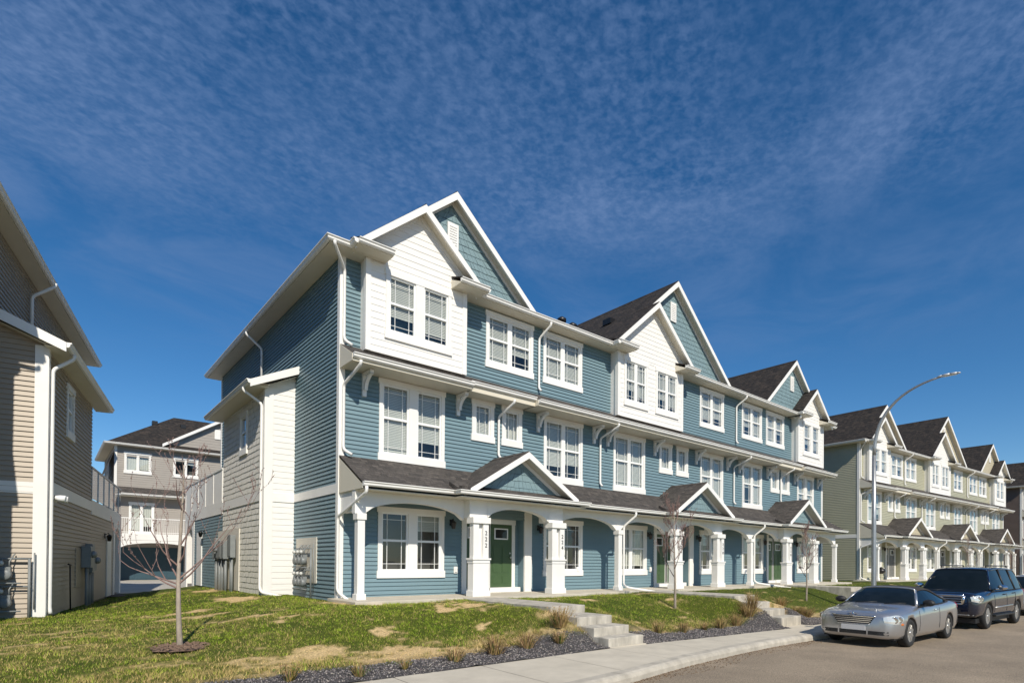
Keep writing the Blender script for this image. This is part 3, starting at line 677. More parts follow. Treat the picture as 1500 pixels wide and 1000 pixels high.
    if detail > 1:
        for (vx, vy, vh) in ((8.55, .55, .42), (9.05, .5, .34), (9.75, .4, .12), (7.15, .3, .12)):
            zz = zr0+(vy-y0)*pit; m = MB(); m.lathe((vx, vy, zz-.05), (0, 0, 1), [(.08, 0), (.08, vh), (.17, vh+.02), (.17, vh+.12), (.05, vh+.2)], 10); m.build('roof_vent', BLACK, rf)
        for (vx, vy) in ((12.6, 1.8), (20.4, .9)):
            zz = 12.8-abs(14.5-vx)*.85 if vx < 19 else zr0+.5; m = MB(); m.box(vx-.2, vx+.2, vy-.22, vy+.22, zz-.1, zz+.13); m.build('roof_vent', BLACK, rf)
    # middle skirt roof
    segs = [(-.02, 3.66, .82), (3.66, 6.22, .66), (6.22, 22.6, .82), (22.6, 25.2, .66), (25.2, W-.1, .82)] if pairs == 3 else [(-.02, 3.66, .82), (3.66, 6.22, .66), (6.22, W-.1, .82)]
    for (a, b, d) in segs:
        zw = 6.62; zg = 6.62-.53*.93; zo = zw-(zw-6.10)/.94*(d+.02)
        m = MB(); m.slab([(a, -d, zo), (b, -d, zo), (b, -.02, zw), (a, -.02, zw)], .05); so = m.build('skirt_roof', porchroof, root)
        m = MB(); m.poly([(a, 0, 5.98), (b, 0, 5.98), (b, -d, 5.98), (a, -d, 5.98)][::-1])
        for x in (a, b): m.prism([(x-.012, -.02, 5.97), (x-.012, -d, 5.97), (x-.012, -d, zo-.01), (x-.012, -.02, zw-.01)], [(x+.012, -.02, 5.97), (x+.012, -d, 5.97), (x+.012, -d, zo-.01), (x+.012, -.02, zw-.01)])
        m.poly([(a, -d, 5.97), (b, -d, 5.97), (b, -d, zo-.04), (a, -d, zo-.04)])
        m.build('soffit', SOFFIT, so)
        m = MB(); gutter(m, [(a, -d, zo), (b, -d, zo)], [(0, -1), (0, -1)]); m.build('gutter', WHITE, so)
    for u in [.65, 3.66, 6.9, 9.66, 10.42, 13.3, 16.28, 18.85, 19.95, 22.7, 25.75, 28.65]:
        if u < W: bracket(root, Ff, u, 5.97)
    # porch
    if porch:
        zwall = 3.72; BY = -1.38; GY = -1.47
        span = [(-.02, W-.3)]
        zb = zwall-(zwall-2.86)/1.5*1.47
        m = MB(); m.slab([(-.02, GY, zb), (W-.3, GY, zb), (W-.3, -.02, zwall), (-.02, -.02, zwall)], .06); pr = m.build('porch_roof', porchroof, root)
        for x in (-.008, W-.312):
            m = MB(); m.prism([(x-.012, -.02, 2.72), (x-.012, GY, 2.72), (x-.012, GY, zb-.02), (x-.012, -.02, zwall-.02)], [(x+.012, -.02, 2.72), (x+.012, GY, 2.72), (x+.012, GY, zb-.02), (x+.012, -.02, zwall-.02)])
            m.build('porch_end_panel', SOFFIT, pr)
        m = MB(); m.box(0, W-.3, GY+.02, -.02, 2.70, 2.72)
        centers = [5.05, 14.46, 23.62][:pairs]; HB = 2.40; BG = -1.78
        bumps = [(c-HB, c+HB) for c in centers]
        for a, b in bumps: m.box(a, b, BG+.02, GY+.02, 2.70, 2.72)
        m.build('porch_ceiling', SOFFIT, pr)
        m = MB(); xs = [-.02]+[v for ab in bumps for v in ab]+[W-.3]
        for a, b in zip(xs[0::2], xs[1::2]): gutter(m, [(a, GY, zb+.005), (b, GY, zb+.005)], [(0, -1), (0, -1)])
        for a, b in bumps: gutter(m, [(a, GY-.12, zb-.0), (a, BG, zb-.0), (b, BG, zb-.0), (b, GY-.12, zb-.0)], [(-1, 0), (-1, -1), (1, -1), (1, 0)])
        m.build('gutter', WHITE, pr)
        for (a, b), c in zip(bumps, centers):
            m = MB(); m.slab([(a, BG, zb-.012), (b, BG, zb-.012), (b, GY+.3, zb+.28), (a, GY+.3, zb+.28)], .05)
            for x in (a, b): m.prism([(x-.01, BG, zb-.05), (x-.01, GY+.3, zb-.05), (x-.01, GY+.3, zb+.27)], [(x+.01, BG, zb-.05), (x+.01, GY+.3, zb-.05), (x+.01, GY+.3, zb+.27)])
            m.box(a-.05, a+.10, BG-.09, BG+.06, zb+.0, zb+.10)
            m.build('porch_bump_roof', porchroof, pr)
            gr = gable_roof(root, c+.0, 2.08, 4.21, .60, -1.72, .02, porchroof, True, -1.33, 'porch_gable_roof', .17, .05)
            g = MB(); Fg = wall_frame((0, -1.33, 0), (1, 0, 0), (0, -1, 0)); lap(g, Fg, c-1.9, c+2.1, 2.98, 4.06, .2, .014, (), lambda z, c=c: (c-max(0, (4.08-z)/.6), c+max(0, (4.08-z)/.6)), joints=.2 if detail > 1 else 0)
            g.build('porch_gable_wall', shake, gr)
        # posts
        singles = [.125, 9.90, 19.15, 28.5]; singles = [s for s in singles if s < W-.2]
        def post(x, yf, w, twin, num=None):
            m = MB()
            if twin:
                d = .27
                m.box(x-w/2, x+w/2, yf, yf+d, 0, 1.02); m.box(x-w/2-.03, x+w/2+.03, yf-.03, yf+d+.03, 0, .16)
                m.box(x-w/2-.04, x+w/2+.04, yf-.04, yf+d+.04, 1.02, 1.07); m.box(x-w/2-.015, x+w/2+.015, yf-.015, yf+d+.015, .93, 1.02)
                q = .19
                for s in (-1, 1): m.box(x+s*(w/2-.01)-s*q, x+s*(w/2-.01), yf+.015, yf+.015+q, 1.07, 2.04)
                m.box(x-w/2+q-.02, x+w/2-q+.02, yf+.12, yf+.20, 1.07, 2.04)
                m.box(x-w/2-.03, x+w/2+.03, yf-.03, yf+d+.03, 2.04, 2.21)
            else:
                m.box(x-w/2, x+w/2, yf, yf+w, 0, 2.0); m.box(x-w/2-.03, x+w/2+.03, yf-.03, yf+w+.03, 0, .15); m.box(x-w/2-.03, x+w/2+.03, yf-.03, yf+w+.03, 1.98, 2.14)
            o = m.build('porch_post', WHITE, root, bevel=.006)
            if num and not mirror:
                M = Matrix.Translation((x+w/2-.012-.095, yf+.009, 1.60)) @ Matrix.Rotation(R(90), 4, 'X')
                text_mesh('\n'.join(num), .165, .005, 'house_number', BLACK, o, M)
        for s in singles: post(s, -1.12, .19, False)
        for i, c in enumerate(centers):
            nn = numbers[2*i:2*i+2] if numbers else (None, None)
            post(c-1.50, -1.45, .55, True, nn[0]); post(c+1.50, -1.45, .55, True, nn[1])
        # arched beams
        def arch(a, b, y, t, z0, z1, rise):
            m = MB(); n = 14; A = [(a, y, z1)]; pts = []
            for k in range(n+1):
                t_ = k/n; x = a+(b-a)*t_; pts.append((x, z0+rise*(1-(2*t_-1)**2)**.62))
            for p, q in zip(pts[:-1], pts[1:]):
                m.prism([(p[0], y, p[1]), (q[0], y, q[1]), (q[0], y, z1), (p[0], y, z1)], [(p[0], y+t, p[1]), (q[0], y+t, q[1]), (q[0], y+t, z1), (p[0], y+t, z1)])
            m.build('porch_beam', WHITE, root)
        seg = []
        edges = singles
        for i, c in enumerate(centers):
            L0 = singles[i] if i < len(singles) else 0
            arch(L0+.12, c-1.50-.30, -1.02, .18, 2.14, 2.72, .36)
            if i+1 < len(singles): arch(c+1.50+.30, singles[i+1]-.12, -1.02, .18, 2.14, 2.72, .36)
            else: arch(c+1.8, W-.35, -1.02, .18, 2.14, 2.72, .3)
            arch(c-1.20, c+1.20, -1.31, .22, 2.21, 2.72, .32)
            for s in (-1, 1):
                m = MB(); m.box(c+s*1.19, c+s*1.81, -1.31, -.85, 2.21, 2.72); m.build('porch_beam', WHITE, root)
        for s in singles:
            m = MB(); m.box(s-.13, s+.13, -1.021, -.845, 2.14, 2.72); m.build('porch_beam', WHITE, root)
        m = MB(); m.box(.03, .21, -.845, -.0, 2.20, 2.72); m.build('porch_beam', WHITE, root)
        m = MB(); m.box(W-.8, W-.62, -.845, -.0, 2.20, 2.72); m.build('porch_beam', WHITE, root)
    # door alcoves
    for i, a in enumerate(alcoves):
        m = MB(); x0a, x1a, D = a-1.23, a+1.09, .30
        rec = MB(); Fd = wall_frame((0, D, 0), (1, 0, 0), (0, -1, 0))
        lap(rec, Fd, x0a, x1a, 0, 2.4, P, .012)
        rec.poly([(x0a, 0, 0), (x0a, D, 0), (x0a, D, 2.4), (x0a, 0, 2.4)]); rec.poly([(x1a, D, 0), (x1a, 0, 0), (x1a, 0, 2.4), (x1a, D, 2.4)]); rec.poly([(x0a, 0, 2.36), (x0a, D, 2.36), (x1a, D, 2.36), (x1a, 0, 2.36)])
        rc = rec.build('entry_recess', siding, root)
        m = MB(); m.obox(Ff, x0a-.17, x0a, 0, .05, -.005, 2.5); m.build('recess_board', WHITE, rc)
        m = MB(); m.obox(Ff, x1a, x1a+.31, 0, .06, -.005, 2.62); m.build('recess_board', WHITE, rc)
        m = MB(); m.box(x0a+.01, a-.34, .012, D-.02, 0, .13); m.box(a-.28, a+.97, .012, D-.02, 0, .15); m.build('threshold', WHITE, rc)
        for (d0, lite) in ((a-1.18, True), (a-.12, True)):
            w = .90; m = MB(); m.obox(Fd, d0, d0+w, .012, .05, .16, 2.19)
            for r in range(2):
                for cc in range(2):
                    z0, z1 = ((.26, .52), (.62, 1.52))[r]; u = d0+.10+cc*.39
                    m.obox(Fd, u, u+.31, .05, .058, z0, z1)
                    m.obox(Fd, u+.03, u+.28, .058, .066, z0+.03, z1-.03)
            dd = m.build('door', door, root)
            m = MB(); m.obox(Fd, d0-.13, d0, .012, .07, .15, 2.19); m.obox(Fd, d0+w, d0+w+.13, .012, .07, .15, 2.19); m.obox(Fd, d0-.15, d0+w+.15, .012, .08, 2.19, 2.35)
            m.build('casing', WHITE, dd)
            m = MB()
            for (u0, u1, z0, z1) in ((.17, .73, 1.70, 1.74), (.17, .73, 2.02, 2.06), (.17, .21, 1.74, 2.02), (.69, .73, 1.74, 2.02)): m.obox(Fd, d0+u0, d0+u1, .05, .07, z0, z1)
            m.build('lite_frame', VINYL_WHITE, dd)
            m = MB(); m.poly([Fd(d0+.21, .056, 1.74), Fd(d0+.69, .056, 1.74), Fd(d0+.69, .056, 2.02), Fd(d0+.21, .056, 2.02)]); m.build('pane', mat('door_lite_glass', (.01, .012, .014), .08), dd)
            m = MB(); m.tube([Fd(d0+.82, .05, 1.12), Fd(d0+.82, .10, 1.12)], .018, 8); m.lathe(Fd(d0+.82, .09, 1.12), (0, -1, 0), [(.02, 0), (.034, .012), (.03, .035)], 10); m.lathe(Fd(d0+.82, .05, 1.26), (0, -1, 0), [(.03, 0), (.028, .02)], 10); m.build('handle', BRASS, dd)
        wall_lantern(root, Ff, a-1.78, 2.10); wall_lantern(root, Ff, a+1.72, 2.10)
        for u in (a-1.62, a+2.05, a+3.6):
            if u < W-.2:
                m = MB(); m.obox(Ff, u-.06, u+.06, .012, .05, .62, .82); m.obox(Ff, u-.035, u+.035, .05, .075, .66, .77); m.build('outdoor_outlet', WHITE, root)
    # downspouts
    downspout(root, [(-.40, -.56, 8.93), (-.40, -.56, 8.86), (.06, -.085, 8.55), (.06, -.085, 6.72), (.24, -.20, 6.58)])
    downspout(root, [(.18, -.88, 6.00), (.18, -.86, 5.90), (.07, -.085, 5.55), (.07, -.085, 3.86), (.25, -.24, 3.72)])
    if porch:
        downspout(root, [(.06, -1.53, 2.76), (.06, -1.53, 2.62), (-.06, -.10, 2.10), (-.06, -.10, .22), (-.02, -.16, .12), (.06, -.62, -.06)])
    for (u, zt, zb, ov) in ((6.9, 8.92, 6.72, .55), (19.6, 8.92, 6.72, .55), (5.2, 6.0, 4.25, .74), (9.98, 6.0, 3.80, .88), (19.4, 6.0, 3.80, .88), (24.1, 6.0, 4.2, .74)):
        if u < W: downspout(root, [(u+.1, -ov, zt), (u+.1, -ov+.02, zt-.10), (u, -.075, zt-.42), (u, -.075, zb+.1), (u+.03, -.16, zb)])
    if porch:
        for u in (9.90, 19.15):
            if u < W: downspout(root, [(u+.35, -1.53, 2.76), (u+.35, -1.53, 2.64), (u+.165, -1.14, 2.28), (u+.165, -1.14, .20), (u+.25, -1.25, .10), (u+1.15, -2.35, -.10)])
    downspout(root, [(-.56, 6.9, 8.92), (-.56, 6.9, 8.84), (-.085, 6.75, 8.40), (-.085, 6.75, 6.95)])
    # lower wing on the end wall with deck behind
    if volume:
        xv = -wing; xe = -.50-wing*1.0 if not volmat else -wing-.38; ya, yb, yd = 3.4, (8.5 if not volmat else 8.9), 15.6; ye = yb+(.35 if not volmat else .75); vm = volmat or WHITE_SIDING; vs = volshake or SHAKE_WHITE
        F1 = wall_frame((0, ya, 0), (1, 0, 0), (0, -1, 0)); F2 = wall_frame((xv, 0, 0), (0, -1, 0), (-1, 0, 0))
        pit2 = (6.83-6.17)/(-xe); pv = .178 if not volmat else P; lv = .011 if not volmat else .03
        m = MB(); lap(m, F1, xv, -.005, -.10, 6.60, pv, lv, (), lambda z: (max(xv, -(6.62-z)/pit2 if z > 6.1 else xv), -.005))
        m.build('wing_wall', vm, root)
        m = MB(); lap(m, F2, -yb, -ya, -.10, 6.06, pv, (.013 if not volmat else .03), [(-6.05+.02, -5.40-.02, 4.62, 5.66)], joints=.15 if not volmat else 0); m.poly([(xv, yb, -.1), (-.01, yb, -.1), (-.01, yb, 6.5), (xv, yb, 6.1)][::-1]); m.build('wing_wall', vs, root)
        window(root, F2, -6.15, -5.30, 4.40, 5.80, 1, 0, True, .0, trim=.10, head=.14, sill=.20, detail=detail, grille=False)
        m = MB(); m.obox(F2, -yb, -ya-.0, 0, .03, 2.76, 3.06); m.obox(F1, xv, -.006, 0, .028, 2.72, 2.98); m.build('belly_band', WHITE if not volmat else WHITE, root)
        m = MB(); m.box(xv-.035, xv, ya-.035, ya+.12, -.1, 6.1); m.box(xv, xv+.22, ya-.035, ya, -.1, 6.1); m.build('corner_board', WHITE, root)
        m = MB(); m.box(xv+.02, -.02, ya+.02, yd, -1.2, -.11); m.build('foundation', FOUNDATION, root)
        m = MB(); m.slab([(xe, ya-.32, 6.17), (-.02, ya-.32, 6.83), (-.02, ye, 6.83), (xe, ye, 6.17)], .05); wr = m.build('wing_roof', roofmat, root)
        m = MB(); m.prism([(xe-.02, ya-.345, 6.16), (.0, ya-.345, 6.84), (.0, ya-.345, 6.60), (xe-.02, ya-.345, 5.95)][::-1], [(xe-.02, ya-.30, 6.16), (.0, ya-.30, 6.84), (.0, ya-.30, 6.60), (xe-.02, ya-.30, 5.95)][::-1]); m.build('rake_board', WHITE, wr)
        m = MB(); m.poly([(xe, ya-.3, 6.05), (xe, ye, 6.05), (xv+.01, ye, 6.05), (xv+.01, ya-.3, 6.05)]); m.poly([(xe, ya-.3, 6.10), (xv, ya-.3, 6.10), (-.02, ya-.3, 6.55), (-.02, ya-.0, 6.55), (xv, ya, 6.10), (xe, ya, 6.06)]); m.build('soffit', SOFFIT, wr)
        m = MB(); gutter(m, [(xe, ye, 6.17), (xe, ya-.32, 6.17)], [(-1, 0), (-1, 0)]); m.build('gutter', WHITE, wr)
        downspout(root, [(xe-.06, ya+.25, 6.05), (xe-.06, ya+.25, 5.96), (xv-.08, ya+.12, 5.62), (xv-.08, ya+.12, .10)]+([(xv-.05, ya-.05, .0), (xv+.28, ya-.75, -.08)] if not volmat else [(xv-.10, ya+.10, -.02)]))
        # deck over the garage entry
        m = MB(); lap(m, F2, -13.6, -yb, -.10, 2.66, P, .017); m.build('garage_wall', siding, root)
        m = MB(); m.box(xv-.03, 3.0, yb+.01, yd, 2.66, 3.12); dk = m.build('deck', WHITE, root)
        if not volmat:
            m = MB(); m.box(xv-.02, xv+.03, yb+.02, yd, 3.12, 4.28); m.box(xv-.045, xv+.055, yb+.02, yd, 4.28, 4.34)
            for yy in np.arange(yb+.1, yd+.01, 1.4): m.box(xv-.035, xv+.045, yy-.04, yy+.04, 3.12, 4.30)
            m.build('deck_railing', WHITE, dk)
        else:
            m = MB(); m.box(xv-.03, xv+.03, yb+.02, yd, 4.12, 4.17)
            for yy in np.arange(yb+.1, yd+.01, 1.17): m.box(xv-.025, xv+.025, yy-.025, yy+.025, 3.12, 4.15)
            m.build('deck_railing', STEEL, dk)
            m = MB(); m.box(xv-.006, xv+.006, yb+.04, yd, 3.17, 4.12); m.build('deck_glass', glass_mat('smoked_rail_glass', (.42, .44, .46), .10), dk)
        m = MB()
        for yy in (13.6, 15.25): m.box(xv-.03, xv+.35, yy, yy+.35, -.45, 2.66)
        n = 10; A = [(yy, 2.05+.45*math.sqrt(max(0, 1-((yy-14.6)/.65)**2))) for yy in np.linspace(13.95, 15.25, n)]
        for p, q in zip(A[:-1], A[1:]): m.prism([(xv-.025, p[0], p[1]), (xv-.025, q[0], q[1]), (xv-.025, q[0], 2.66), (xv-.025, p[0], 2.66)], [(xv+.34, p[0], p[1]), (xv+.34, q[0], q[1]), (xv+.34, q[0], 2.66), (xv+.34, p[0], 2.66)])
        m.build('garage_arch', WHITE, root)
        m = MB(); m.obox(F2, -12.9, -11.95, .012, .05, -.1, 2.1); sd = m.build('door', WHITE, root)
        wall_lantern(root, F2, -11.6, 2.05)
        if volmat:
            m = MB(); m.obox(F2, -9.2, -6.6, .016, .04, .45, 1.55); m.build('meter_board', volmat, root)
        else:
            m = MB(); m.obox(F2, -9.05, -6.05, .018, .05, -.05, 2.02); m.build('meter_board', mat('cream_meter_board', (.66, .62, .54), .6, var=.05), root)
            m = MB(); m.obox(Fl, -3.08, -1.43, .018, .045, .33, 1.62); m.build('meter_board', mat('cream_meter_board', (.66, .62, .54), .6, var=.05), root)
    MIRROR = 1
    return root

blue = townhouse_row((0, 0, 0), 0, 'long three storey slate blue townhouse row with white bays and front porches', BLUE, BLUE_SHAKE, SHINGLE_BLACK, SHINGLE, numbers=['222', '224', '226', '228', '230', '232'])
th = R(11.4); ex = Vector((math.cos(th), -math.sin(th), 0)); ey = Vector((math.sin(th), math.cos(th), 0))
lorg = Vector((-5.9, 2.51, -.29))-ex*1.12-ey*3.4
townhouse_row(lorg, -th, 'beige sided townhouse at the left edge with a glass railed deck', BEIGE, BEIGE, SHINGLE_BLACK, SHINGLE, pairs=1, mirror=True, detail=1, volmat=BEIGE, volshake=BEIGE, wing=1.12, ov=.42, DEP=14.3)
townhouse_row((35.0, 0, 0), -R(4.1), 'pale sage green townhouse row standing behind the lamp post', SAGE, SAGE_SHAKE, SHINGLE_BLACK, SHINGLE, volume=False, detail=1, door=mat('grey_door', (.16, .16, .15), .5))
townhouse_row((35+35.2*math.cos(R(4.1)), -35.2*math.sin(R(4.1)), 0), -R(4.1), 'dark brown townhouse at the far right edge', BROWN, BROWN, SHINGLE_BLACK, SHINGLE, pairs=1, volume=False, detail=0)

# ------------------------------------------------------------------ building behind the lane
def rear_house(loc, rz, label):
    random.seed(5)
    r = empty('rear_townhouse', loc, rz, label, 'townhouses', 'grey houses beyond the lane')
    W, D = 15.0, 8.0; F = wall_frame((0, 0, 0), (1, 0, 0), (0, -1, 0)); Fl = wall_frame((0, 0, 0), (0, -1, 0), (-1, 0, 0)); P = .15
    m = MB(); lap(m, F, 0, W, 2.9, 9.0, P, .02, [(.65, 1.95, 7.35, 8.35), (3.5, 4.8, 7.35, 8.35), (.95, 2.2, 3.2, 5.1)]); m.build('front_wall', GREY, r)
    m = MB(); lap(m, Fl, -D, 0, 0, 9.0, P, .02); m.build('side_wall', GREY, r)
    m = MB(); m.poly([(W, 0, 0), (W, D, 0), (W, D, 9), (W, 0, 9)]); m.poly([(W, D, 0), (0, D, 0), (0, D, 9), (W, D, 9)]); m.build('rear_wall', GREY, r)
    window(r, F, .55, 2.1, 7.15, 8.6, 2, .08, False, (.95, .9), detail=1, grille=False); window(r, F, 3.4, 4.95, 7.15, 8.6, 2, .08, False, (.2, .3), detail=1, grille=False)
    window(r, F, .85, 2.3, 3.05, 5.25, 2, .08, False, (.95, .8), detail=1, grille=False)
    m = MB(); m.obox(F, 0, .16, 0, .05, 5.6, 9.0); m.build('corner_board', WHITE, r)
    m = MB(); m.obox(F, 4.3, 4.5, 0, .05, 3.1, 5.6); m.build('corner_board', WHITE, r)
    # main hip roof
    x0, x1, y0, y1, z = -.5, W+.5, -.5, D+.5, 9.05; hd = (y1-y0)/2; zr = z+hd*.70; ym = (y0+y1)/2; m = MB()
    m.poly([(x0, y0, z), (x1, y0, z), (x1-hd, ym, zr), (x0+hd, ym, zr)]); m.poly([(x1, y1, z), (x0, y1, z), (x0+hd, ym, zr), (x1-hd, ym, zr)]); m.poly([(x0, y1, z), (x0, y0, z), (x0+hd, ym, zr)]); m.poly([(x1, y0, z), (x1, y1, z), (x1-hd, ym, zr)])
    rf = m.build('roof', SHINGLE_BLACK, r)
    m = MB(); m.box(x0, x1, y0, y1, 8.95, 8.99); m.build('soffit', SOFFIT, rf)
    m = MB(); gutter(m, [(x1, y0, 9.07), (x0, y0, 9.07), (x0, y1, 9.07)], [(0, -1), (-1, -1), (-1, 0)]); m.build('gutter', WHITE, rf)
    for vx in (2.6, 4.4): 
        m = MB(); zz = z+3.2*.70; m.box(vx-.17, vx+.17, y0+3.2-.2, y0+3.2+.2, zz-.1, zz+.16); m.build('roof_vent', BLACK, rf)
    gable_roof(r, 6.3, 3.6, 11.6, .62, -.35, 5.5, SHINGLE_BLACK, True, 0, 'cross_gable_roof', .2)
    m = MB(); lap(m, F, 2.7, 9.9, 9.0, 11.4, .2, .014, (), lambda q: (6.3-max(0, (11.42-q)/.62), 6.3+max(0, (11.42-q)/.62))); m.build('gable_wall', GREY, r)
    m = MB(); m.obox(F, 6.0, 6.5, .016, .06, 10.2, 10.9); m.build('gable_vent', WHITE, r)
    m = MB(); m.slab([(-.35, -.75, 5.75), (4.6, -.75, 5.75), (4.6, -.02, 6.25), (-.35, -.02, 6.25)], .05); sk = m.build('skirt_roof', SHINGLE, r)
    m = MB(); m.box(-.35, 4.6, -.74, -.02, 5.60, 5.64); m.build('soffit', SOFFIT, sk)
    m = MB(); gutter(m, [(-.35, -.75, 5.76), (4.6, -.75, 5.76)], [(0, -1), (0, -1)]); m.build('gutter', WHITE, sk)
    m = MB(); m.slab([(-.9, -.6, 6.0), (-.02, -.6, 8.6), (-.02, 4, 8.6), (-.9, 4, 6.0)], .05); m.build('side_skirt_roof', SHINGLE, r)
    # deck over the garage with arched opening
    m = MB(); m.box(-.2, 6.2, -2.2, -.01, 2.62, 3.05); dk = m.build('deck', WHITE, r)
    m = MB(); m.box(-.18, 6.18, -2.16, -2.12, 4.02, 4.08); m.box(-.18, 6.18, -2.16, -2.12, 3.12, 3.16)
    for x in np.arange(-.16, 6.18, .115): m.box(x-.012, x+.012, -2.15, -2.13, 3.05, 4.02)
    m.build('balcony_railing', WHITE, dk)
    m = MB(); n = 12
    for k in range(n):
        a, b = k/n, (k+1)/n; f = lambda t: 2.12+.34*(1-(2*t-1)**2)**.6
        xa, xb = .18+a*4.0, .18+b*4.0
        m.prism([(xa, -2.18, f(a)), (xb, -2.18, f(b)), (xb, -2.18, 2.62), (xa, -2.18, 2.62)], [(xa, -1.95, f(a)), (xb, -1.95, f(b)), (xb, -1.95, 2.62), (xa, -1.95, 2.62)])
    m.box(-.2, .18, -2.18, -1.8, 0, 2.62); m.box(4.18, 4.6, -2.18, -1.8, 0, 2.62); m.build('garage_arch', WHITE, r)
    m = MB(); m.box(0, 4.6, -.02, .2, 0, 2.7); m.build('garage_wall', GREY, r)
    m = MB(); m.box(.3, 4.1, -.07, -.025, 0, 2.2)
    for k in range(4):
        for j in range(4): m.box(.36+j*.93, .36+j*.93+.84, -.09, -.07, .08+k*.53, .08+k*.53+.44)
    m.build('garage_door', TEAL_DOOR, r)
    m = MB(); m.box(.05, W-.05, .05, D-.05, -1.2, .01); m.build('foundation', FOUNDATION, r)
    return r
rh = rear_house((-2.45, 31.6, -.41), 0, 'grey house with a balcony above its dark garage door, seen through the gap')
rh2 = copy_tree(rh); rh2.location = (-20.0, 40.0, -.41); rh2['label'] = 'farther grey house showing only a sliver beside the beige wall'

# ------------------------------------------------------------------ street lamp
def lamp():
    r = empty('street_lamp', (18.1, -6.42, -.82), 0, 'tall galvanised street lamp with a long curved arm over the road', 'street lamp')
    m = MB(); m.tube([(0, 0, 0), (0, 0, .02), (0, 0, 3.2), (0, 0, 5.9)], [.092, .09, .078, .066], 14); m.lathe((0, 0, 0), (0, 0, 1), [(.19, 0), (.19, .03), (.12, .05)], 14); m.build('pole', STEEL, r)
    P0, P1, P2, P3 = Vector((0, 0, 5.88)), Vector((0, 0, 7.4)), Vector((0, -.8, 8.18)), Vector((0, -2.05, 8.34)); pts = []
    for k in range(15):
        t = k/14; pts.append(P0*(1-t)**3+P1*3*t*(1-t)**2+P2*3*t*t*(1-t)+P3*t**3)
    m = MB(); m.tube(pts, [.066-.034*k/14 for k in range(15)], 12); m.build('arm', STEEL, r)
    h = MB(); y = -1.97
    prof = [(0, .05, .035), (.12, .085, .055), (.35, .105, .06), (.55, .085, .045), (.64, .03, .02)]
    for (a, b) in zip(prof[:-1], prof[1:]):
        def ring(q): return [(math.cos(t)*q[1], y-q[0], 8.345+max(-.3, math.sin(t))*q[2]) for t in np.linspace(0, 2*math.pi, 13)[:-1]]
        h.prism(ring(a), ring(b), True)
    hd = h.build('lamp_head', mat('pale_lamp_housing', (.55, .56, .57), .4, metal=.3), r)
    m = MB(); m.box(-.07, .07, y-.52, y-.18, 8.318, 8.328); m.build('lens', mat('lamp_lens', (.7, .7, .66), .2), hd)
    m = MB(); m.box(-.05, .05, -.112, -.085, .5, .85); m.build('hatch', STEEL, r)
lamp()

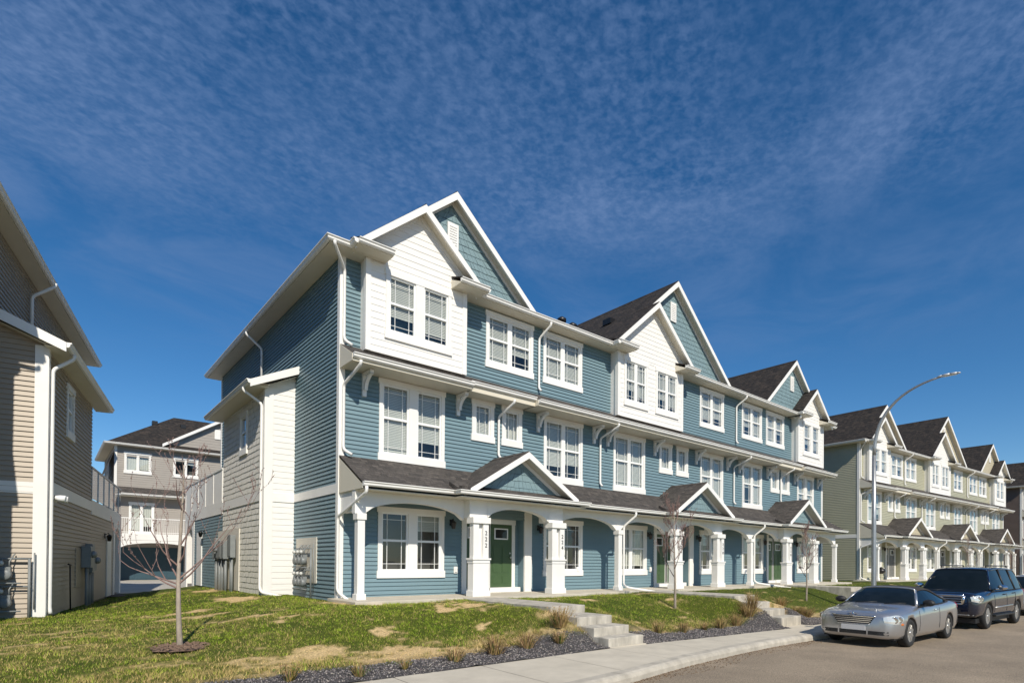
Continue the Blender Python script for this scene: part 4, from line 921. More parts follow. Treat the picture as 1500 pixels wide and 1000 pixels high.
# ------------------------------------------------------------------ bare trees
BARK = mat('pale_young_bark', (.36, .30, .24), .85, var=.3, vscale=14, bump=.4, bscale=50, stretch=(1, 1, .4))
TWIG = mat('reddish_twig_bark', (.24, .155, .135), .8, var=.25, vscale=8)
MULCH = mat('brown_bark_mulch', (.20, .13, .09), .95, var=.5, vscale=30, bump=1.0, bscale=40)
def young_tree(loc, label, h, fork, spread, seed, base_r, nbr, dens=1.0, mulch=False, levels=3, low=()):
    global TWIG
    rn = random.Random(seed); r = empty('bare_tree', loc, 0, label, 'tree', 'leafless young street trees')
    t = MB(); n = 12; ctr = []
    for k in range(n+1):
        f = k/n; ctr.append(Vector((.03*math.sin(f*5+seed)*h/3, .03*math.cos(f*4+seed), -.08+f*(h*.97+.08))))
    rad = [max(.006, base_r*(1.25 if k == 0 else 1)*(1-.80*max(0, (k/n*h-.0))/h)) for k in range(n+1)]
    t.tube(ctr, rad, 10); t.build('trunk', BARK, r)
    c = MB(); b = MB()
    def branch(p, d, L, rr, lev):
        pts = [p]; q = p; dd = d.normalized(); seg = 5 if lev < 2 else 4
        for i in range(seg):
            dd = (dd+Vector((rn.uniform(-.22, .22), rn.uniform(-.22, .22), rn.uniform(-.02, .28)))).normalized(); q = q+dd*(L/seg); pts.append(q)
        c.tube(pts, [max(.0028, rr*(1-.72*i/seg)) for i in range(seg+1)], 6 if lev < 2 else 4, cap=False)
        if lev < levels:
            kids = [4, 3, 3][min(lev, 2)]; kids = max(2, int(round(kids*dens+rn.uniform(-.4, .6))))
            for j in range(kids):
                i = rn.randint(1, seg) if j else seg; side = Vector((rn.uniform(-1, 1), rn.uniform(-1, 1), rn.uniform(.1, .9))).normalized()
                branch(pts[i], (dd*.75+side*.8), L*rn.uniform(.42, .68), max(.003, rr*(1-.72*i/seg)*.75), lev+1)
        for i in range(1, seg+1):
            if lev >= 1 and rn.random() < .55:
                o = pts[i]+Vector((rn.uniform(-.015, .015), rn.uniform(-.015, .015), .008)); s = rn.uniform(.006, .012)
                V = [o+Vector(v)*s for v in ((1, 0, 0), (0, 1, 0), (-1, 0, 0), (0, -1, 0), (0, 0, 1.6), (0, 0, -1))]
                for f in ((0, 1, 4), (1, 2, 4), (2, 3, 4), (3, 0, 4), (1, 0, 5), (2, 1, 5), (3, 2, 5), (0, 3, 5)): b.poly([V[k] for k in f])
    for (ang, zf, el, L) in low:
        i = max(1, min(n-1, int(zf/h*n))); p = ctr[i]+(ctr[i+1]-ctr[i])*(zf/h*n-i)
        branch(p, Vector((math.cos(ang), math.sin(ang), el)), L, base_r*.34, 1 if L < .9 else 0)
    for k in range(nbr):
        f = fork/h+(.93-fork/h)*(k/max(1, nbr-1))**.9; i = min(n-1, int(f*n)); p = ctr[i]+(ctr[i+1]-ctr[i])*(f*n-i)
        a = k*2.399+seed; e = .35+.75*f; L = spread*(1.0-.55*(f-fork/h)/(1-fork/h))*rn.uniform(.8, 1.15)
        branch(p, Vector((math.cos(a), math.sin(a), e)), L, base_r*.40*(1.15-f*.6), 0)
    c.build('crown', TWIG, r); b.build('buds', TWIG, r)
    if mulch:
        m = MB(); nn = 28
        ring = lambda s, zz: [(math.cos(2*math.pi*k/nn)*s*(1+.12*math.sin(k*1.7)+.06*math.sin(k*4.1)), math.sin(2*math.pi*k/nn)*s*(1+.1*math.cos(k*2.3)), zz) for k in range(nn)]
        A, B, C = ring(.40, .01), ring(.26, .045), ring(.06, .07)
        for P, Q in ((A, B), (B, C)):
            for k in range(nn): m.poly([P[k], P[(k+1) % nn], Q[(k+1) % nn], Q[k]], True)
        for k in range(260):
            a = rn.uniform(0, 6.28); q = math.sqrt(rn.random())*.42; p = Vector((math.cos(a)*q, math.sin(a)*q, .045+.02*(1-q/.5)+rn.uniform(0, .012))); d = Vector((rn.uniform(-1, 1), rn.uniform(-1, 1), rn.uniform(-.2, .35))).normalized()*rn.uniform(.015, .04); w = d.orthogonal().normalized()*.008
            m.poly([p-d-w, p+d-w, p+d+w, p-d+w])
        mo = m.build('mulch_ring', MULCH); mo.location = (loc[0], loc[1], loc[2]); tag(mo, 'low ring of brown bark mulch round the nearest sapling', 'mulch', kind='stuff')
    return r
def gz(x, y): return float(ground_z(np.array([x]), np.array([y]))[0])
lft = math.atan2(.6336, -.7737)   # picture-left in the ground plane
young_tree((-4.2, -3.85, gz(-4.2, -3.85)), 'bare sapling nearest the camera on the left lawn in a mulch ring', 3.05, 1.40, .80, 3, .046, 6, .58, True, 3,
           [(lft, 1.12, .28, 1.05), (lft+.35, 1.05, .55, .95), (lft+math.pi, 1.12, .75, 1.25), (lft+math.pi+.4, 1.2, .9, 1.1), (lft-.5, 1.2, 1.2, 1.2), (lft+math.pi-.6, 1.45, .8, .95)])
young_tree((8.7, -4.2, gz(8.7, -4.2)), 'bare reddish sapling in front of the porch between the two stairways', 3.0, 1.0, .75, 8, .040, 9, 1.1, False, 3)
young_tree((17.1, -4.4, gz(17.1, -4.4)), 'slim bare sapling near the end of the blue row', 2.9, 1.0, .62, 14, .036, 8, 1.0, False, 3)
young_tree((40.5, -4.5, -.45), 'bare reddish sapling before the sage porch, behind the lamp post', 3.4, .9, .8, 21, .045, 9, 1.0, False, 2)
young_tree((50.0, -5.0, -.45), 'bare reddish sapling before the sage porch, above the dark sport utility roof', 3.6, .9, .85, 27, .045, 9, 1.0, False, 2)
young_tree((60.0, -5.7, -.45), 'farthest bare sapling, before the right end of the sage row', 3.6, .9, .9, 31, .045, 9, 1.0, False, 2)

# ------------------------------------------------------------------ meters
def gas_meters(loc, rz, label, n, rows, dark=False):
    r = empty('gas_meter_bank', loc, rz, label, 'gas meters', 'gas meter banks'); F = wall_frame((0, 0, 0), (1, 0, 0), (0, -1, 0))
    p = MB(); zs = [.12+.62*k for k in range(rows)]
    for z in zs:
        p.tube([F(-.1, .10, z+.52), F(n*.30+.25, .10, z+.52)], .022, 8); p.tube([F(-.1, .20, z-.02), F(n*.30+.1, .20, z-.02)], .018, 8)
        for k in range(n):
            u = .12+k*.30; p.tube([F(u-.07, .10, z+.52), F(u-.07, .16, z+.46), F(u-.07, .17, z+.34)], .016, 6); p.tube([F(u+.07, .17, z+.34), F(u+.07, .17, z+.46), F(u+.13, .06, z+.62), F(u+.13, .03, z+.62)], .014, 6)
    p.tube([F(n*.30+.22, .10, -.2), F(n*.30+.22, .10, zs[-1]+.52)], .028, 8); p.tube([F(n*.3+.3, .06, zs[0]), F(n*.3+.3, .06, zs[-1]+.66)], .016, 6)
    p.build('pipework', METER_GREY, r)
    for z in zs:
        for k in range(n):
            u = .12+k*.30; m = MB(); m.lathe(F(u, .10, z+.17), (0, -1, 0), [(.05, 0), (.115, .02), (.12, .08), (.12, .13), (.10, .15), (.03, .155)], 18); m.obox(F, u-.10, u+.10, .10, .22, z+.22, z+.34); m.lathe(F(u, .225, z+.28), (0, -1, 0), [(.05, 0), (.05, .02), (.045, .024)], 14)
            g = m.build('meter', METER_GREY, r)
            m = MB(); m.lathe(F(u-.07, .17, z+.42), (0, -1, 0), [(.02, 0), (.055, .03), (.055, .06), (.02, .09)], 12); m.build('regulator', mat('light_regulator', (.55, .55, .52), .4), g)
    return r
gas_meters((-.02, 2.75, .05), -R(90), 'bank of grey gas meters on the blue end wall beside the white wing', 3, 2)
def lw(u, yy, z, off=0):    # a point on the beige house's wing side wall
    p = lorg+ex*(1.12+off)+ey*yy; return (p.x, p.y, lorg.z+z)
gp = lorg+ex*.06+ey*3.36
gas_meters((gp.x, gp.y, lorg.z-.02), -th, 'grey gas meters in shade at the foot of the beige wall', 2, 2)
def electric(loc, rz, label, boxes):
    """loc on the wall face; local +x runs along the wall towards the street, -y points out of the wall"""
    r = empty('electric_meter_cabinet', loc, rz, label, 'electric meters', 'electric meter cabinets'); F = wall_frame((0, 0, 0), (1, 0, 0), (0, -1, 0))
    for (u, z, w, h, d, disc) in boxes:
        m = MB(); m.obox(F, u, u+w, .05, .05+d, z, z+h); m.obox(F, u-.01, u+w+.01, .05+d, .06+d, z+h*.06, z+h*.94); b = m.build('cabinet', METER_GREY, r, bevel=.008)
        if disc:
            m = MB(); m.lathe(F(u+w/2, .05+d, z+h*.62), (0, -1, 0), [(.10, 0), (.10, .05), (.085, .10), (.05, .13)], 16); m.build('meter_dial', mat('meter_dial_glass', (.22, .23, .24), .15), b)
        m = MB()
        for q in ((.3, .7) if w > .25 else (.5,)): m.tube([F(u+w*q, .05+d*.5, z), F(u+w*q, .05+d*.5, -.35)], .035, 8)
        m.build('conduit', METER_GREY, b)
    return r
BX = [(.10, .98, .30, .78, .18, False), (.55, 1.0, .28, .55, .16, True), (1.0, 1.02, .34, .62, .20, False), (1.55, 1.0, .34, .62, .22, False), (2.2, 1.05, .40, .75, .16, False)]
electric((-.93, 8.85, 0), -R(90), 'row of grey electric cabinets and conduits on the white shake wing', BX)
# the same on the beige wall, which faces the other way
def east(loc, label, boxes):
    r = electric(loc, R(90)-th, label, boxes); return r
east(lw(0, 10.0-3.4+.4, 0, .0), 'grey electric cabinets and conduits on the beige wing wall', [(.25, 1.0, .34, .62, .22, True), (.8, .85, .36, .85, .18, False), (1.35, .9, .30, .5, .16, True)])
r = empty('standpipe', lw(0, 5.5, -.05), R(90)-th, 'thin black standpipe leaning against the beige wing wall', 'standpipe')
m = MB(); m.tube([(0, -.12, -.1), (0, -.10, 1.15)], .018, 8); m.build('riser', BLACK, r)
m = MB(); m.tube([(-.22, -.10, 1.16), (.16, -.10, 1.14)], .02, 8); m.build('crossbar', BLACK, r)
r = empty('floodlight', lw(0, 3.75, 2.62, .02), R(90)-th, 'white twin floodlight on the beige wing corner', 'floodlight')
m = MB(); m.tube([(0, 0, 0), (0, -.12, 0)], .05, 8); m.build('mount', VINYL_WHITE, r)
for sx in (-.1, .12):
    m = MB(); m.lathe((sx, -.10, .05), (sx*.5, -1, -.1), [(.05, 0), (.075, .1), (.08, .2), (.06, .21)], 14); m.build('lamp_head', VINYL_WHITE, r)

# ------------------------------------------------------------------ cars
def bool_cut(o, cutter):
    md = o.modifiers.new('cut', 'BOOLEAN'); md.object = cutter; md.operation = 'DIFFERENCE'; md.solver = 'EXACT'
    dg = bpy.context.evaluated_depsgraph_get(); me = bpy.data.meshes.new_from_object(o.evaluated_get(dg)); o.modifiers.clear(); o.data = me; bpy.data.objects.remove(cutter)
def interp(tab, x):
    tab = np.array(tab, float); return [float(np.interp(x, tab[:, 0], tab[:, k])) for k in range(1, tab.shape[1])]
def smooth_tab(tab, n):
    """Catmull-Rom resampling of a station table"""
    t = np.array(tab, float); out = []
    for i in range(len(t)-1):
        p0, p1, p2, p3 = t[max(i-1, 0)], t[i], t[i+1], t[min(i+2, len(t)-1)]
        for k in range(n):
            u = k/n; m1 = (p2-p0)/2; m2 = (p3-p1)/2
            if i == 0: m1 = (p2-p1)
            if i == len(t)-2: m2 = (p2-p1)
            out.append((2*u**3-3*u**2+1)*p1+(u**3-2*u**2+u)*m1+(-2*u**3+3*u**2)*p2+(u**3-u**2)*m2)
    out.append(t[-1]); return np.array(out)
def car_paint(name, col, flake=0.0, metal=.6, rough=.28):
    return mat(name, col, rough, metal=metal, coat=1.0, var=.05, vscale=1.2)
CHROME = mat('bright_chrome', (.75, .75, .75), .12, metal=1)
ALLOY = mat('silver_alloy', (.55, .54, .52), .32, metal=.8)
CARGLASS = mat('dark_car_glass', (.006, .009, .009), .03)
PLASTIC = mat('black_car_plastic', (.015, .015, .016), .5)
LENS = mat('clear_headlight_lens', (.62, .64, .62), .08, metal=.3, coat=1.0)
AMBER = mat('amber_marker', (.55, .16, .02), .25, coat=1.0)
REDLENS = mat('red_tail_lens', (.30, .01, .012), .2, coat=1.0)
def ellipsoid(m, c, rx, ry, rz_, n=14, rings=8, tilt=0):
    c = Vector(c); Rm = Matrix.Rotation(tilt, 3, 'Z'); P = []
    for i in range(rings+1):
        a = math.pi*i/rings; P.append([tuple(c+Rm @ Vector((math.cos(a)*rx, math.sin(a)*math.cos(2*math.pi*j/n)*ry, math.sin(a)*math.sin(2*math.pi*j/n)*rz_))) for j in range(n)])
    for i in range(rings):
        for j in range(n): m.poly([P[i][j], P[i+1][j], P[i+1][(j+1) % n], P[i][(j+1) % n]], True)
def build_car(kind, loc, label, paint, S):
    """local x runs from the front bumper (0) to the back; the near side is -y"""
    r = empty(kind, loc, S.get('rz', 0), label, S['cat'], 'vehicles parked along the kerb')
    st = smooth_tab(S['st'], 6); half = []
    for x, w, zu, zs, zt, cr in st:
        half.append([(0, zu), (w*.75, zu), (w*.93, zu+.03), (w*.985, zu+.13), (w*1.0, zu+(zs-zu)*.45), (w*.995, zu+(zs-zu)*.72), (w*.972, zs-.05), (w*.945, zs-.005), (w*.90, zs+(zt-zs)*.55+.005), (w*.72, zt+cr*.35), (w*.38, zt+cr*.85), (0, zt+cr)])
    m = MB(); rows = []
    for (x, *_), h in zip(st, half): rows.append([(x, -y, z) for y, z in h]+[(x, y, z) for y, z in reversed(h[1:-1])])
    bm = bmesh.new(); V = [[bm.verts.new(p) for p in row] for row in rows]; n = len(rows[0])
    for a, b in zip(V[:-1], V[1:]):
        for j in range(n): bm.faces.new((a[j], a[(j+1) % n], b[(j+1) % n], b[j]))
    bm.faces.new(V[0][::-1]); bm.faces.new(V[-1]); bmesh.ops.recalc_face_normals(bm, faces=bm.faces[:])
    me = bpy.data.meshes.new('body'); bm.to_mesh(me); bm.free(); me.polygons.foreach_set('use_smooth', [True]*len(me.polygons)); me.materials.append(paint); me.materials.append(PLASTIC)
    body = bpy.data.objects.new('body', me); COL.objects.link(body); body.parent = r
    wr = S['wr']; cut = MB()
    for wx in S['wheels']:
        for s in (-1, 1): cut.lathe((wx, s*(S['hw']+.25), wr), (0, -s, 0), [(wr+S['gap'], 0), (wr+S['gap'], .55)], 32)
    co = cut.build('cutter', PLASTIC); co.location = (0, 0, 0); body.parent = None; bool_cut(body, co); body.parent = r
    # wheel arch liners
    for wx in S['wheels']:
        for s in (-1, 1):
            t = MB(); y = s*(S['hw']-.025)
            t.lathe((wx, y, wr), (0, -s, 0), [(wr*.62, .03), (wr*.66, 0), (wr*.90, -.005), (wr*.985, .03), (wr, .07), (wr, .17), (wr*.96, .21), (wr*.6, .215)], 36)
            w = t.build('wheel', RUBBER, r)
            t = MB(); t.lathe((wx, y, wr), (0, -s, 0), [(wr*.60, .09), (wr*.655, .015), (wr*.70, .002), (wr*.70, .02)], 36); t.lathe((wx, y, wr), (0, -s, 0), [(.03, .0), (.045, .005), (.055, .03)], 16)
            ns = S['spokes']
            for k in range(ns):
                a = 2*math.pi*k/ns+.3; d = Vector((math.cos(a), 0, math.sin(a))); q = Vector((-math.sin(a), 0, math.cos(a))); c = Vector((wx, y, wr)); o = Vector((0, -s, 0))
                A = [c+d*.04+q*.03+o*.012, c+d*.04-q*.03+o*.012, c+d*.04-q*.022+o*.06, c+d*.04+q*.022+o*.06]; B = [c+d*wr*.665+q*.026+o*.012, c+d*wr*.665-q*.026+o*.012, c+d*wr*.665-q*.018+o*.06, c+d*wr*.665+q*.018+o*.06]
                t.prism([tuple(p) for p in A], [tuple(p) for p in B]) if s > 0 else t.prism([tuple(p) for p in A][::-1], [tuple(p) for p in B][::-1])
            t.build('rim', ALLOY, w)
            t = MB(); t.lathe((wx, y, wr), (0, -s, 0), [(wr*.58, .10), (.02, .105)], 24); t.build('brake_disc', PLASTIC, w)
    # greenhouse
    roof = smooth_tab(S['roof'], 5)     # x, half width, edge z, crown
    bw = lambda x: interp(S['belt'], x) # -> half width, z
    m = MB(); K = 10; grid = []
    for x, w, z, c in roof: grid.append([(x, -w*math.cos(math.pi*j/K), z+c*math.sin(math.pi*j/K)**.7) for j in range(K+1)])
    for a, b in zip(grid[:-1], grid[1:]):
        for j in range(K): m.poly([a[j], b[j], b[j+1], a[j+1]][::-1], True)
    # close down to the belt at the back
    if S.get('tail'):
        for a in S['tail']: m.poly(a)
    ro = m.build('soft_top' if S.get('soft') else 'roof', S['roofmat'], r)
    if S.get('soft'): pass
    # windscreen
    x0, w0, z0 = S['ws']; m = MB(); top = grid[0]; base = [(x0+.16*(abs(j-K/2)/(K/2))**2, -w0*math.cos(math.pi*j/K), z0+.02*math.sin(math.pi*j/K)) for j in range(K+1)]
    for j in range(K):
        b0, b1, t0, t1 = base[j], base[j+1], top[j], top[j+1]; rowsn = 5
        for q in range(rowsn):
            f = lambda b, t, u: tuple(b[i]+(t[i]-b[i])*u+(.035*math.sin(math.pi*u) if i == 2 else 0) for i in range(3))
            m.poly([f(b0, t0, q/rowsn), f(b0, t0, (q+1)/rowsn), f(b1, t1, (q+1)/rowsn), f(b1, t1, q/rowsn)], True)
    m.build('windscreen', CARGLASS, r)
    pil = MB()
    for s, j in ((-1, 0), (1, K)):
        pil.tube([tuple(base[j]), tuple(Vector(base[j]).lerp(Vector(top[j]), .5)+Vector((0, 0, .035))), tuple(top[j])], .034, 8)
    pil.tube([tuple(Vector(p)+Vector((0, 0, .004))) for p in top], .026, 8)
    pil.build('windscreen_frame', paint, r)
    # side glass and pillars
    xs = [p[0] for p in roof]
    def edge(x): return (float(np.interp(x, roof[:, 0], roof[:, 1])), float(np.interp(x, roof[:, 0], roof[:, 2])))
    for s in (-1, 1):
        for (xa, xb) in S['side']:
            g = MB(); X = np.linspace(xa, xb, 9); lo = []; hi = []
            for x in X:
                wb, zb = bw(x)
                if x < roof[0, 0]:
                    u = (x-base[0][0])/(roof[0, 0]-base[0][0]); wt = abs(base[0][1])+(roof[0, 1]-abs(base[0][1]))*max(u, 0); zt = base[0][2]+(roof[0, 2]-base[0][2])*max(u, 0)
                else: wt, zt = edge(x)
                zt = max(zt-.012, zb); lo.append((x, s*(wb+.004), zb)); hi.append((x, s*(wt+.004), zt))
            for i in range(8): 
                q = [lo[i], lo[i+1], hi[i+1], hi[i]]; g.poly(q if s < 0 else q[::-1], True)
            g.build('side_window', CARGLASS, r)
        for x in S['pillars']:
            p = MB(); wb, zb = bw(x); wt, zt = edge(x+S.get('lean', .06)); p.tube([(x, s*(wb+.004), zb-.02), (x+S.get('lean', .06), s*(wt+.004), zt)], .03, 6); p.build('pillar', PLASTIC, r)
        p = MB(); path = [(x, s*(edge(x)[0]+.004), edge(x)[1]) for x in np.linspace(roof[0, 0], S['railend'], 12)]; p.tube(path, .022, 6); p.build('roof_rail' if not S.get('soft') else 'top_edge', S['roofmat'], r)
        p = MB(); path = []
        for x in np.linspace(S['ws'][0]+.1, S['beltend'], 14): wb, zb = bw(x); path.append((x, s*(wb+.006), zb-.012))
        p.tube(path, .012, 6); p.build('belt_moulding', PLASTIC, r)
        # door shut lines
        d = MB()
        for (xd, za, zb_) in S['gaps']:
            pts = []
            for z in np.linspace(za, zb_, 9):
                row = min(range(len(st)), key=lambda i: abs(st[i][0]-xd)); h = half[row]; zz = [q[1] for q in h[2:9]]; yy = [q[0] for q in h[2:9]]; pts.append((xd+.03*math.sin((z-za)*2), s*(float(np.interp(z, zz, yy))+.0015), z))
            d.tube(pts, .006, 4)
        d.build('door_gap', PLASTIC, r)
        for (xh, zh) in S['handles']:
            d = MB(); y = s*(S['hw']*.985+.0); d.tube([(xh-.10, y, zh), (xh-.07, y+s*.03, zh+.005), (xh+.07, y+s*.03, zh+.005), (xh+.10, y, zh)], .015, 8); d.build('door_handle', S.get('handlemat', paint), r)
        # mirror
        mx, my, mz = S['mirror']; d = MB(); d.tube([(mx, s*(my-.16), mz-.06), (mx-.01, s*(my+.02), mz-.02)], .03, 6); ellipsoid(d, (mx, s*(my+.10), mz+.02), .085, .135, .085, 14, 8, s*.15); d.build('wing_mirror', S['mirrormat'], r)
        # headlight
        la, lb, zlo, zhi, tp = S['lamp']; d = MB(); nu, nv = 14, 6; Pg = []
        def skin(x, z, off):
            row = np.array([[np.interp(z, [q[1] for q in h[1:8]], [q[0] for q in h[1:8]])] for h in half])[:, 0]
            y = float(np.interp(x, st[:, 0], row)); y2 = float(np.interp(x+.03, st[:, 0], row)); nrm = Vector((-(y2-y), .03, 0)).normalized(); p = Vector((x, y, z))+nrm*off; return (p.x, s*p.y, p.z)
        for i in range(nu+1):
            u = i/nu; x = la+(lb-la)*u; e = math.sin(math.pi*min(1, .12+u*.88))**.5; zc = (zlo+zhi)/2+tp*u; hh = (zhi-zlo)/2*max(.15, e); Pg.append([skin(x, zc-hh+2*hh*v/nv, .004+.012*math.sin(math.pi*v/nv)*e) for v in range(nv+1)])
        for i in range(nu):
            for v in range(nv):
                q = [Pg[i][v], Pg[i+1][v], Pg[i+1][v+1], Pg[i][v+1]]; d.poly(q if s < 0 else q[::-1], True)
        hl = d.build('headlight', LENS, r); d = MB()
        for u in (.30, .58):
            x = la+(lb-la)*u; p = skin(x, (zlo+zhi)/2+tp*u, .010); d.lathe(p, (-.75, s*.65, 0), [((zhi-zlo)*.36, -.006), ((zhi-zlo)*.38, .008), ((zhi-zlo)*.30, .010), ((zhi-zlo)*.1, .002)], 16)
        d.build('reflector', CHROME, hl)
        tx, ty, tz = S['tail_lamp']; d = MB(); ellipsoid(d, (tx, s*ty, tz), .10, .10, .14, 12, 8); d.build('tail_light', REDLENS, r)
        if S.get('marker'): mx_, my_, mz_ = S['marker']; d = MB(); ellipsoid(d, (mx_, s*my_, mz_), .085, .03, .035, 12, 6, s*.35); d.build('side_marker', AMBER, r)
        fx, fy, fz, fm = S['fog']; d = MB(); d.lathe((fx, s*fy, fz), (-1, s*.25, 0), [(.085, -.02), (.085, .02), (.07, .025)], 16); fo = d.build('fog_surround', CHROME if S.get('soft') else PLASTIC, r); d = MB(); d.lathe((fx-.02, s*fy, fz), (-1, s*.25, 0), [(.06, -.01), (.06, .012), (.03, .02)], 14); d.build('fog_light', fm, fo)
    S['extra'](r, st, half)
    u = MB(); u.box(.25, S['st'][-1][0]-.25, -S['hw']*.85, S['hw']*.85, .20, .34); u.build('underbody', PLASTIC, r)
    return r
def front_strip(m, pts, t, h):
    """a bar of height h following points (x,y,z) across the nose"""
    for a, b in zip(pts[:-1], pts[1:]):
        m.prism([(a[0]-t, a[1], a[2]), (a[0]+.05, a[1], a[2]), (a[0]+.05, a[1], a[2]+h), (a[0]-t, a[1], a[2]+h)], [(b[0]-t, b[1], b[2]), (b[0]+.05, b[1], b[2]), (b[0]+.05, b[1], b[2]+h), (b[0]-t, b[1], b[2]+h)])
def nose(st, half, z, ys, off=0):
    """points on the nose surface at height z for lateral positions ys"""
    out = []
    for y in ys:
        best = None
        for (row, h) in zip(st, half):
            zz = [q[1] for q in h[1:9]]; yy = [q[0] for q in h[1:9]]
            if zz[0] <= z <= zz[-1]: w = float(np.interp(z, zz, yy))
            elif z > zz[-1]: w = float(np.interp(z, [h[8][1], h[9][1], h[10][1], h[11][1]+1e-4], [h[8][0], h[9][0], h[10][0], 0]))
            else: w = 0
            if w >= abs(y): best = float(row[0]); break
        if best is None: best = .4
        out.append((best+off, y, z))
    return out

def conv_extra(r, st, half):
    Y = np.linspace(-.40, .40, 11); g = MB(); zs = [.585, .628, .671, .714]
    for k, z in enumerate(zs):
        ys = Y*1.1*(.80+.2*(k/3)); g2 = nose(st, half, z, ys); front_strip(g, g2, .024, .017)
    b = MB(); 
    for z in np.linspace(.560, .735, 6)[:-1]:
        ys = Y*1.12*(.80+.25*((z-.56)/.175)); front_strip(b, nose(st, half, z, ys), .010, .036)
    gr = b.build('grille', PLASTIC, r); g.build('slats', CHROME, gr)
    f = MB(); P = nose(st, half, .742, Y*1.18); f.tube([(p[0]-.012, p[1], p[2]) for p in P], .016, 6); P2 = nose(st, half, .55, Y*.88); f.tube([(p[0]-.012, p[1], p[2]) for p in P2], .010, 6); f.build('surround', CHROME, gr)
    e = MB(); p = nose(st, half, .79, [0])[0]; e.lathe((p[0]-.012, 0, .785), (-1, 0, .4), [(.02, 0), (.028, .01), (.02, .018)], 12)
    for s in (-1, 1): e.prism([(p[0]-.02, s*.02, .80), (p[0]-.02, s*.11, .80), (p[0]-.02, s*.02, .775)][::s], [(p[0]+.04, s*.02, .80), (p[0]+.05, s*.11, .80), (p[0]+.04, s*.02, .775)][::s])
    e.build('winged_badge', CHROME, r)
    b = MB(); Yb = np.linspace(-.72, .72, 15)
    for z in (.315, .345, .375): front_strip(b, nose(st, half, z, Yb), .012, .026)
    b.build('bumper_intake', PLASTIC, r)
    b = MB(); P = nose(st, half, .405, [-.26, -.09, .09, .26]); front_strip(b, P, .02, .12); b.build('front_plate', mat('plate_holder', (.52, .52, .53), .4), r)
    b = MB()
    for s in (-.3, .32): front_strip(b, nose(st, half, .31, [s-.015, s+.015]), .018, .10)
    b.build('intake_divider', S_SILVER, r)
    b = MB(); b.tube([(1.30, -.2, .985), (1.46, -.62, 1.005)], .010, 5); b.tube([(1.28, .45, .985), (1.42, 0, 1.01)], .010, 5); b.build('wiper', PLASTIC, r)
S_SILVER = car_paint('silver_car_paint', (.46, .46, .47), metal=.75, rough=.30)
S_NAVY = car_paint('dark_navy_car_paint', (.004, .007, .02), metal=0, rough=.2)
S_PALE = car_paint('pale_silver_paint', (.55, .55, .55), metal=.6)
SOFTTOP = mat('charcoal_canvas', (.035, .030, .028), .9, var=.2, vscale=30)
conv = dict(cat='car', rz=-R(1.5), hw=.90, wr=.335, gap=.035, wheels=(.97, 3.74), spokes=9,
    st=[(0, .58, .28, .64, .71, .0), (.04, .70, .24, .70, .77, .0), (.16, .80, .22, .745, .81, .012), (.5, .868, .20, .79, .85, .025), (1.0, .89, .19, .83, .90, .03), (1.45, .90, .19, .885, .965, .02), (2.4, .905, .19, .92, .965, .0), (3.3, .91, .19, .945, .985, .0), (3.9, .905, .20, .955, 1.0, .015), (4.4, .88, .22, .935, .985, .015), (4.75, .82, .26, .87, .93, .01), (4.90, .72, .30, .78, .86, .0), (4.93, .60, .36, .70, .76, 0)],
    belt=[(1.3, .85, .93), (2.4, .862, .955), (3.3, .865, .98), (3.95, .82, 1.0)], ws=(1.42, .80, .955),
    roof=[(2.14, .60, 1.285, .075), (2.5, .615, 1.315, .085), (2.95, .62, 1.29, .085), (3.35, .68, 1.17, .10), (3.7, .76, 1.04, .09), (3.95, .80, .975, .03)],
    side=[(1.62, 3.55)], pillars=[], railend=3.9, beltend=3.8, roofmat=SOFTTOP, soft=True, gaps=[(1.50, .35, .90), (2.92, .35, .93)], handles=[(2.66, .82)], mirror=(1.78, .90, 1.0), mirrormat=PLASTIC,
    lamp=(.02, .56, .565, .772, .016), tail_lamp=(4.80, .70, .80), marker=(.46, .845, .56), fog=(.10, .60, .35, LENS), extra=conv_extra)
build_car('convertible_car', (8.95, -9.00, -.968), 'silver convertible with a closed black soft top, nearest of the parked vehicles', S_SILVER, conv)

